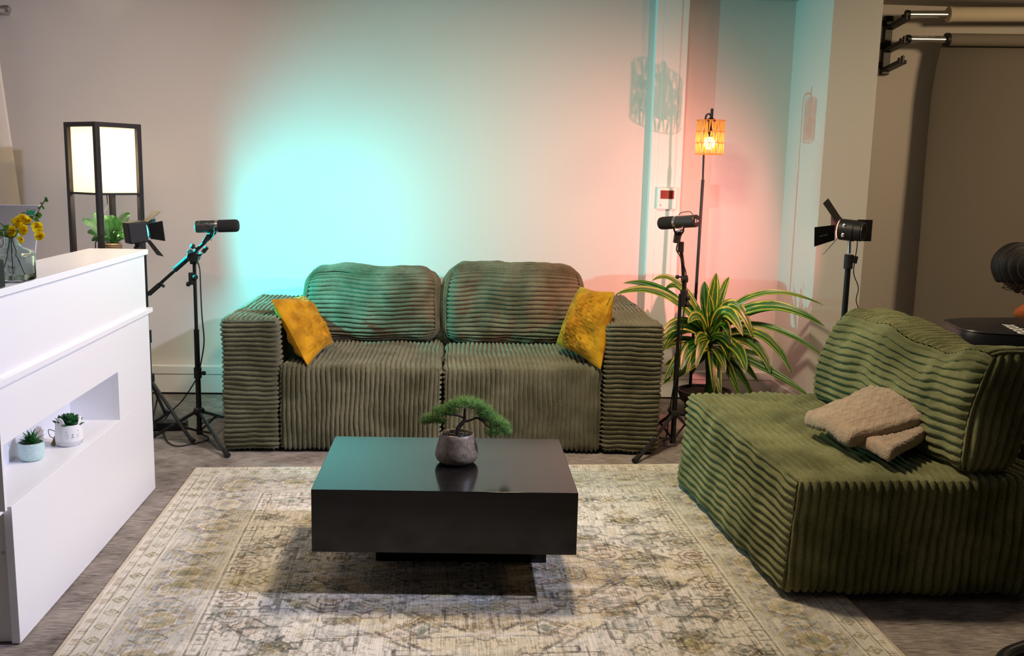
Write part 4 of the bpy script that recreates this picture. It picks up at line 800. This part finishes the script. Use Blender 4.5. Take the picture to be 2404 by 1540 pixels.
# ---------------------------------------------------------------- slim floor lamp
ly = 5.14; p0 = at(1630, 715, ly); bx0 = p0.x; T = thing('slim_floor_lamp', 'slim black floor lamp with amber woven cylinder shade, lit', 'floor lamp', (bx0, ly, 0))
MB().lathe([(.0, 0), (.12, 0), (.12, .012), (.10, .016), (.0, .018)], (bx0, ly, .0005), seg=40).build('base', M['black'], T)
mid = at(1650, 422, ly); MB().tube([(bx0, ly, .015), mid], .0085, 14).build('lower_pole', M['black'], T); up = at(1652, 363, ly); hk = at(1657, 276, ly)
sc_ = at(1667, 320, ly-.10)
MB().tube(catmull([mid, up, at(1655, 300, ly), at(1657, 275, ly-.01), at(1662, 268, ly-.04), at(1668, 270, ly-.09), Vector((sc_.x, sc_.y, at(1667, 280, ly-.1).z))]), .0055, 12).build('upper_pole', M['black'], T)
zt_, zb_ = at(1667, 283, ly-.10).z, at(1667, 362, ly-.10).z; cx, cy_ = sc_.x, sc_.y; R_s = .0735
MB().cyl((cx+.003, cy_, zt_), (cx+.003, cy_, at(1669, 255, ly-.1).z), .0075).build('cord_grip', M['black'], T); MB().lathe([(0, -.004), (.026, -.004), (.026, .006), (.012, .012), (.008, .016), (0, .016)], (cx, cy_, zt_), seg=24).build('shade_cap', M['black'], T)
mb = MB(); Hs = zt_-zb_; rows = 3; ncol = 30
for z in (zb_, zb_+Hs/3, zb_+2*Hs/3, zt_):
    rp = [(cx+math.cos(a)*R_s, cy_+math.sin(a)*R_s, z) for a in np.linspace(0, 2*math.pi, 49)]; mb.tube(rp, .0022, 6, cap=False)
mb.build('shade_ring', M['amber'], T); mb = MB()
for r_ in range(rows):
    z0_, z1_ = zb_+Hs/3*r_, zb_+Hs/3*(r_+1)
    for k in range(ncol):
        a = 2*math.pi*(k+.5*(r_ % 2))/ncol; sk = .045*(1 if k % 2 else -1); wa = .15
        vs = []
        for i in range(7):
            s = i/6; wd = wa*(.20+.80*abs(math.sin(math.pi*s))**.6 if k % 3 else .35+.5*s); ac = a+sk*(s-.5)*2
            for g in (-1, 0, 1): aa = ac+g*wd/2; rr = R_s+.0015*(1-g*g)*(1 if k % 2 else -1); vs.append((cx+math.cos(aa)*rr, cy_+math.sin(aa)*rr, z0_+(z1_-z0_)*s))
        mb.add(vs, [(i*3+j, i*3+j+1, (i+1)*3+j+1, (i+1)*3+j) for i in range(6) for j in range(2)])
mb.build('lamp_shade', M['amber'], T)
bc_ = Vector((cx-.002, cy_, zb_+Hs*.33)); MB().ell(bc_, .030, .030, .034).build('bulb', M['bulb'], T); MB().cyl(bc_+Vector((0, 0, .026)), (cx, cy_, zt_), .012).build('lamp_holder', M['black'], T)
point('slim_lamp_light', bc_, 5.5, (1., .70, .42), .025)

# ---------------------------------------------------------------- dracaena
pc = Vector((1.372, 5.02, 0)); T = thing('dracaena_plant', 'large leafy green and yellow striped dracaena behind the microphone stand', 'plant', pc)
px_ = onz(1640, 960).x; MB().lathe([(0, .075), (.10, .075), (.130, .10), (.145, .145), (.148, .155), (.138, .155), (.130, .14), (.0, .14)], (pc.x-.03, pc.y-.0, 0), seg=40).build('pot', M['rubber'], T)
MB().lathe([(0, .138), (.128, .138), (.12, .143), (0, .147)], (pc.x-.03, pc.y, 0), seg=32).build('soil', M['soil'], T)
mb = MB()
for k in range(4): a = .5+k*math.pi/2; mb.tube([(pc.x-.03+.125*math.cos(a), pc.y+.125*math.sin(a), 0.001), (pc.x-.03+.14*math.cos(a), pc.y+.14*math.sin(a), .12)], .004, 8)
mb.build('wire_stand', M['black'], T)
MB().tube(catmull([(pc.x-.01, pc.y, .13), at(1668, 900, 5.02), at(1666, 830, 5.02), at(1668, 760, 5.02)]), [.030]*6+[.026]*6+[.020]*7, 16).build('stem', M['leafdark'], T)
C1 = at(1668, 790, 5.02); C2 = at(1665, 880, 5.02)
lv = [ # base px, control px, tip px, depth of tip, half width, twist
 ((1640, 775), (1560, 650), (1443, 692), 4.86, .020), ((1645, 770), (1560, 655), (1462, 665), 5.1, .017), ((1648, 760), (1590, 620), (1530, 660), 4.95, .015), ((1650, 765), (1600, 640), (1560, 682), 5.15, .017),
 ((1668, 770), (1672, 700), (1682, 640), 4.98, .026), ((1675, 775), (1700, 690), (1745, 790), 4.80, .030), ((1680, 770), (1720, 650), (1770, 800), 4.85, .026), ((1665, 780), (1650, 700), (1655, 660), 5.08, .024),
 ((1685, 760), (1760, 640), (1936, 718), 4.72, .012), ((1685, 765), (1790, 670), (1938, 768), 4.66, .022), ((1700, 770), (1800, 690), (1900, 745), 4.76, .016), ((1790, 730), (1830, 760), (1936, 838), 4.70, .013),
 ((1690, 800), (1800, 740), (1860, 882), 4.70, .022), ((1690, 800), (1780, 780), (1810, 880), 4.75, .024), ((1685, 810), (1740, 800), (1752, 876), 4.72, .026), ((1690, 850), (1780, 850), (1890, 920), 4.66, .017), ((1690, 850), (1800, 860), (1905, 935), 4.70, .018),
 ((1650, 800), (1590, 730), (1548, 800), 4.82, .028), ((1650, 800), (1600, 740), (1552, 830), 4.95, .024), ((1645, 830), (1590, 790), (1540, 830), 5.00, .020), ((1655, 790), (1640, 720), (1615, 760), 4.80, .026),
 ((1655, 830), (1610, 800), (1600, 870), 4.85, .022), ((1660, 860), (1600, 840), (1556, 860), 4.95, .014), ((1660, 870), (1610, 880), (1548, 905), 4.90, .014), ((1665, 860), (1640, 820), (1625, 880), 5.05, .02), ((1670, 850), (1720, 820), (1730, 870), 5.1, .018),
 ((1670, 800), (1700, 730), (1715, 800), 4.9, .022), ((1668, 790), (1690, 690), (1712, 650), 5.15, .018), ((1662, 800), (1630, 740), (1600, 690), 5.16, .018), ((1675, 840), (1760, 830), (1800, 840), 5.18, .014), ((1672, 780), (1668, 730), (1664, 690), 4.93, .022), ((1660, 820), (1650, 780), (1632, 810), 4.88, .024), ((1680, 820), (1700, 790), (1712, 850), 4.86, .022)]
for k in range(14):
    a_ = k*2.399; rr_ = 62+(k*37 % 45); bx3, by3 = 1667, 800+(k*29 % 80); ex = bx3+math.cos(a_)*rr_*1.25; ey = by3+22+abs(math.sin(a_*1.7))*48
    lv.append(((bx3, by3), ((bx3+ex)/2, by3-34), (ex, ey), 4.98-.16*abs(math.sin(a_)), .021))
rg = random.Random(2)
for b_, c_, t_, yd_, wd in lv:
    mb = MB(); A1 = at(*b_, 5.00); B1 = at(*t_, yd_); cx1 = at(c_[0], c_[1]-8, (5.0+yd_)/2)
    leafq(mb, A1.lerp(C1, .5), B1, wd*1.35, up=(rg.uniform(-.3, .3), -1, .55+rg.uniform(-.2, .3)), n=18, m=6, cup=.22, ctrl=cx1); mb.build('leaf', M['dracaena'], T, ang=80)

# ---------------------------------------------------------------- bonsai
zt = .351; bc = onz(1072, 1080, zt); bc = Vector((-.008, 3.045, zt)); T = thing('bonsai_tree', 'miniature bonsai pine in a speckled brown pot on the coffee table', 'plant', bc)
prof = [(.0, 0), (.045, .0), (.058, .004), (.068, .014), (.0725, .028), (.069, .050), (.058, .088), (.0555, .098), (.0535, .100), (.0505, .097), (.052, .085), (.0, .082)]
MB().lathe(prof, bc, seg=64).build('pot', M['stone'], T, ang=60); MB().lathe([(.0, .083), (.052, .083), (.05, .086), (0, .088)], bc, seg=24).build('soil', M['soil'], T)
rg = random.Random(6); mb1 = MB(); mb2 = MB()
for k in range(80):
    a = rg.random()*6.28; r = .047*math.sqrt(rg.random()); q = bc+Vector((math.cos(a)*r, math.sin(a)*r, .089)); tan = (q.y < bc.y-.012 and q.x < bc.x+.012); s = rg.uniform(.003, .0062)*(1.15 if tan else .9)
    (mb1 if tan else mb2).ell(q, s, s*rg.uniform(.6, 1), s*.7, Matrix.Rotation(rg.random()*3, 3, 'Z'), 8, 6)
mb1.build('tan_pebbles', M['pebble'], T); mb2.build('dark_pebbles', M['pebbledark'], T)
by = bc.y; PT = lambda x_, y_, dy=0: at(x_, y_, by+dy)
mb = MB(); mb.tube(catmull([PT(1075, 1030), PT(1075, 1010), PT(1078, 1002), PT(1088, 990), PT(1092, 983)], 5), [.0105, .0095, .009, .009, .0085, .008, .008, .0078, .0076, .0074, .0072, .007, .007, .0068, .0066, .0064, .006, .006, .006, .006, .006], 12)
mb.tube(catmull([PT(1091, 987), PT(1091, 965), PT(1092, 940)], 4), [.0062, .0055, .0048, .0044, .004, .0038, .0035, .003, .003], 10)
mb.tube(catmull([PT(1093, 985), PT(1080, 977), PT(1062, 974), PT(1045, 972, -.02)], 4), .0032, 8); mb.tube(catmull([PT(1092, 990), PT(1105, 986), PT(1120, 981), PT(1140, 988, .01)], 4), .0038, 8); mb.tube(catmull([PT(1120, 981), PT(1133, 990), PT(1150, 1005, -.01)], 4), .0025, 8)
mb.build('trunk', M['bark'], T)
pads = [(1090, 942, 44, 15, 0), (1062, 948, 22, 11, -.02), (1120, 948, 26, 15, .01), (1040, 962, 30, 16, -.01), (1012, 980, 26, 14, 0), (1000, 988, 18, 8, .01), (1060, 963, 20, 12, .02), (1140, 965, 26, 18, .0), (1160, 985, 28, 18, .01), (1178, 1000, 24, 18, -.01), (1158, 1012, 22, 14, -.02), (1135, 972, 16, 12, .03), (1188, 1012, 14, 12, .01), (1030, 985, 22, 8, .02)]
mb = MB(); px2m = 3.15/FPX
for cx_, cy2, rw, rh, dy in pads:
    c = PT(cx_, cy2+4, dy)
    for k in range(int(rw*rh*.95)):
        u = Vector((rg.gauss(0, 1), rg.gauss(0, 1), rg.gauss(0, 1))).normalized(); rr = rg.random()**.5
        q = c+Vector((u.x*rw*px2m*rr*.8, u.y*rw*px2m*rr*.8, u.z*rh*px2m*rr*.75)); d = (Vector((u.x, u.y, abs(u.z)*.9+.25))+Vector((rg.gauss(0, .4), rg.gauss(0, .4), rg.gauss(0, .35)))).normalized(); L = rg.uniform(.013, .022); x, y, _ = frame(d); w_ = .0009
        mb.add([q+x*w_, q-x*w_*.5+y*w_*.8, q-x*w_*.5-y*w_*.8, q+d*L], [(0, 1, 3), (1, 2, 3), (2, 0, 3)])
o = mb.build('needles', M['needle'], T, ang=180)

# ---------------------------------------------------------------- person, black case, foot of stand at the edge
cy0 = 3.42; a0 = at(2250, 771, cy0+.3); T = thing('equipment_case', 'black padded case with white lettering behind the green lounge chair', 'case', (2.25, 3.7, 0))
ftl = at(2252, 772, 3.56); ztp = ftl.z; x0 = ftl.x; P = [Vector((x0-.01, 3.50, 0)), Vector((x0+.62, 3.36, 0)), Vector((x0+.70, 3.92, 0)), Vector((x0+.06, 3.86, 0))]
mb = MB(); n = 18; ring_ = []
cenp = sum(P, Vector())/4
for k in range(48):
    a = 2*math.pi*k/48+.02; ca, sa = math.cos(a), math.sin(a); r = 1/((abs(ca)**5+abs(sa)**5)**.2); u, v_ = (ca*r+1)/2, (sa*r+1)/2; q = P[0]*(1-u)*(1-v_)+P[1]*u*(1-v_)+P[2]*u*v_+P[3]*(1-u)*v_; ring_.append(q)
lv_ = [(0.001, .97), (.02, 1.0), (ztp-.05, 1.0), (ztp-.012, .99), (ztp, .965), (ztp+.004, .90)]
vs = []
for z, s in lv_:
    for q in ring_: vs.append(cenp+(q-cenp)*s+Vector((0, 0, z)))
mb.add(vs, [(i*48+k, i*48+(k+1) % 48, (i+1)*48+(k+1) % 48, (i+1)*48+k) for i in range(5) for k in range(48)]+[tuple(range(48))[::-1], tuple(range(240, 288))]); mb.build('case_body', M['case'], T)
MB().tube([cenp+(q-cenp)*.985+Vector((0, 0, ztp-.004)) for q in ring_+[ring_[0]]], .003, 6, cap=False).build('piping', M['micbody'], T)
tx = onz(2352, 762, ztp+.006); ty_ = onz(2404, 790, ztp+.006); xd2 = (tx-ty_); text_mesh('lid_lettering', 'Godox', .095, M['printwhite'], T, tx+Vector((.0, .0, .0015)), xd2, Vector((xd2.y, -xd2.x, 0)), .0006, 'RIGHT', 0, .95)
# person
hy = 4.12; hcx = at(2402, 624, hy); hs = 4.15/FPX
T = thing('person', 'person with braided hair in rust orange top and glasses, bent forward at right edge', 'person', (hcx.x+.35, hy, 0))
sk = [(hcx.x+.55, hy+.02, .52, .155), (hcx.x+.50, hy+.02, .66, .15), (hcx.x+.38, hy+.01, .82, .155), (hcx.x+.24, hy, .93, .13), (hcx.x+.15, hy, .985, .062), (hcx.x+.09, hy, 1.0, .058)]
def skin_obj(name, verts, edges, radii, m, parent, root=0, sub=2):
    me = bpy.data.meshes.new(name); off = ORG[parent.name]; me.from_pydata([tuple(Vector(v)-off) for v in verts], edges, []); o = bpy.data.objects.new(name, me); COL.objects.link(o); o.parent = parent; ORG[o.name] = off
    md = o.modifiers.new('skin', 'SKIN'); md.use_smooth_shade = True
    for i, r in enumerate(radii): sv = me.skin_vertices[0].data[i]; sv.radius = (r, r) if not isinstance(r, tuple) else r; sv.use_root = (i == root)
    s = o.modifiers.new('sub', 'SUBSURF'); s.levels = sub; s.render_levels = sub; me.materials.append(m); return o
X = hcx.x
vb = [(X+.56, hy, .56), (X+.50, hy, .68), (X+.38, hy, .83), (X+.24, hy, .93), (X+.14, hy, .975), (X+.06, hy, 1.0),
      (X+.26, hy-.15, .92), (X+.28, hy-.24, .68), (X+.10, hy-.17, .58), (X+.04, hy-.14, .57), (X+.26, hy+.17, .92), (X+.28, hy+.26, .68), (X+.10, hy+.20, .58), (X+.04, hy+.18, .57),
      (X+.50, hy-.11, .52), (X+.10, hy-.14, .50), (X+.14, hy-.14, .10), (X+.03, hy-.15, .045), (X+.50, hy+.11, .52), (X+.10, hy+.14, .50), (X+.14, hy+.14, .10), (X+.03, hy+.15, .045)]
eb = [(0, 1), (1, 2), (2, 3), (3, 4), (4, 5), (3, 6), (6, 7), (7, 8), (8, 9), (3, 10), (10, 11), (11, 12), (12, 13), (0, 14), (14, 15), (15, 16), (16, 17), (0, 18), (18, 19), (19, 20), (20, 21)]
rb = [.13, .125, .135, .12, .055, .052, .06, .042, .028, .032, .06, .042, .028, .032, .085, .06, .04, .035, .085, .06, .04, .035]
body = skin_obj('body', vb, eb, rb, M['skin'], T)
vt = vb[:4]+[(X+.17, hy, .955)]+vb[6:9]+vb[10:13]; et = [(0, 1), (1, 2), (2, 3), (3, 4), (3, 5), (5, 6), (6, 7), (3, 8), (8, 9), (9, 10)]; rt = [.145, .140, .150, .135, .068, .078, .056, .042, .078, .056, .042]
skin_obj('orange_top', vt, et, rt, M['orange'], T)
vl = [vb[0], vb[14], vb[15], vb[16], vb[18], vb[19], vb[20]]; skin_obj('trousers', vl, [(0, 1), (1, 2), (2, 3), (0, 4), (4, 5), (5, 6)], [.15, .10, .074, .055, .10, .074, .055], M['denim'], T)
for sy_ in (-.14, .18):   # five fingered hands
    for k in range(5):
        off_ = (k-2)*.017; L = [.045, .07, .078, .072, .056][k]; p_ = Vector((X+.03, hy+sy_+off_, .565)); q_ = p_+Vector((-L*.6, off_*.2+(.02 if k == 0 else 0), -.01)); r2_ = q_+Vector((-L*.4, 0, -.03))
        MB().tube([p_+Vector((.03, 0, 0)), p_, q_, r2_], [.009, .009, .008, .006], 8).build('finger', M['skin'], body)
# drape of the top visible below the chin
mb = MB(); q0 = at(2396, 706, hy-.06); pts = []
for i in range(9):
    t = i/8; z = at(2400, 704+62*t, hy-.06).z; xl = at(2402-17*math.sin(math.pi*min(1, .25+.75*t))-0*t, 700, hy-.06).x+.012*math.sin(t*9)+.02*t*t
    for j in range(9): g = j/8; xl2 = xl+.05*(1-t)**3; mb.v.append((xl2+g*.26, hy-.06-.05*math.sin(g*3.1)+.012*math.sin(g*22+t*3), z+g*.05+.015*(1-(1-g)**2)*(1-t)))
for i in range(8):
    for j in range(8): a = i*9+j; mb.f.append((a, a+1, a+10, a+9))
mb.build('loose_sleeve', M['orange'], T, solid=.006, ang=80)
# head: profile facing left and down
fd = Vector((-.40, -.10, -.91)).normalized(); upd = Vector((-.91, 0, .40)).normalized(); sdd = fd.cross(upd).normalized(); Rh = Matrix((fd, sdd, upd)).transposed(); hc2 = Vector((hcx.x-.004, hy, at(2402, 632, hy).z))
def hf(u):
    g = 1.0
    if u.x > 0: g -= .10*u.x*max(0, -u.z)
    if u.z < -.2: g -= .22*(-u.z-.2)
    return g
mb = MB(); mb.ell(hc2, .098, .076, .118, Rh, 28, 20, hf); mb.ell(hc2+fd*.092-upd*.02, .016, .012, .020, Rh, 12, 8); mb.ell(hc2+fd*.086-upd*.062, .014, .026, .008, Rh, 12, 8); mb.ell(hc2+fd*.083-upd*.074, .013, .022, .007, Rh, 12, 8)
for s_ in (-1, 1): mb.ell(hc2+fd*.083+sdd*s_*.030+upd*.004, .008, .014, .008, Rh, 10, 8)
head = mb.build('head', M['skin'], T, ang=80)
for s_ in (-1, 1):
    e_ = hc2-fd*.008+sdd*s_*.077-upd*.012; MB().ell(e_, .018, .008, .030, Rh, 16, 10).build('ear', M['skin'], head); MB().ell(hc2+fd*.089+sdd*s_*.030+upd*.004, .004, .008, .005, Rh, 10, 6).build('eye', M['hair'], head)
front_side = sdd if sdd.y < 0 else -sdd
def hh(u):  # hair cap with rows of braids
    a = math.atan2(u.z, -u.x); return 1.0+.030*abs(math.sin(7*math.acos(max(-1, min(1, u.y)))))
mb = MB(); seg, rings = 64, 48; vs = []
for i in range(rings+1):
    th = math.pi*i/rings
    for k in range(seg):
        ph_ = 2*math.pi*k/seg; u = Vector((math.sin(th)*math.cos(ph_), math.cos(th), math.sin(th)*math.sin(ph_)))   # pole axis = side axis, so rows circle the ear
        g = 1+.070*abs(math.sin(th*11.22))**.6+.008*math.sin(ph_*70)
        k1 = min(u.z+.35+.3*max(0, -u.x), .70+.5*max(0, u.z)-u.x); k1 = max(0, min(1, k1/.12)); k1 = k1*k1*(3-2*k1)
        sc2 = .80+(g-.80)*k1
        vs.append(hc2+Rh @ Vector((u.x*.110*sc2, u.y*.088*sc2, u.z*.132*sc2)))
mb.add(vs, [(i*seg+k, (i+1)*seg+k, (i+1)*seg+(k+1) % seg, i*seg+(k+1) % seg) for i in range(rings) for k in range(seg)]); hair = mb.build('braided_hair', M['hair'], T, ang=180)
for th in (.56, .84, 1.12):
    u_ = -front_side.dot(sdd)
    pl = []
    for k in range(30):
        ph_ = -.3+2.9*k/29; u = Vector((math.sin(th)*math.cos(ph_), (1 if front_side.dot(sdd) > 0 else -1)*math.cos(th), math.sin(th)*math.sin(ph_))); pl.append(hc2+Rh @ Vector((u.x*.1175, u.y*.0935, u.z*.1405)))
    MB().tube(pl, .0020, 6).build('parting', M['parting'], hair)
gl = hc2+fd*.100+front_side*.02+upd*.006
mb = MB()
for s_ in (-1, 1): cg = hc2+fd*.100+sdd*s_*.032+upd*.006; mb.tube([cg+sdd*.026*math.cos(a)+upd*.019*math.sin(a) for a in np.linspace(0, 2*math.pi, 19)], .0016, 6, cap=False); mb.tube([cg+sdd*s_*.026, hc2-fd*.0+sdd*s_*.083+upd*.006], .0016, 6)
mb.build('glasses', M['black'], T)
T = thing('stool', 'black stool under the bent person at the right edge', 'stool', (X+.56, hy, 0)); MB().lathe([(0, 0), (.17, 0), (.18, .02), (.17, .05), (0, .055)], (X+.56, hy, .345), seg=32).build('seat', M['blackp'], T); MB().cyl((X+.56, hy, .02), (X+.56, hy, .35), .025).build('column', M['black'], T); MB().lathe([(0, 0), (.2, 0), (.2, .015), (.0, .02)], (X+.56, hy, .001), seg=32).build('base', M['black'], T)
# bottom right corner: curved black tube
q1, q2 = onz(2404, 1519, .02), onz(2352, 1546, .02); T = thing('chair_base', 'black curved tube foot on the carpet in the bottom right corner', 'chair', (q2.x+.1, q2.y, 0))
MB().tube(catmull([q2+Vector((-.06, -.12, 0)), q2+Vector((0, .0, 0)), q1, q1+Vector((.16, .06, 0)), q1+Vector((.36, .02, 0))]), .017, 14).build('tube_foot', M['satin'], T)
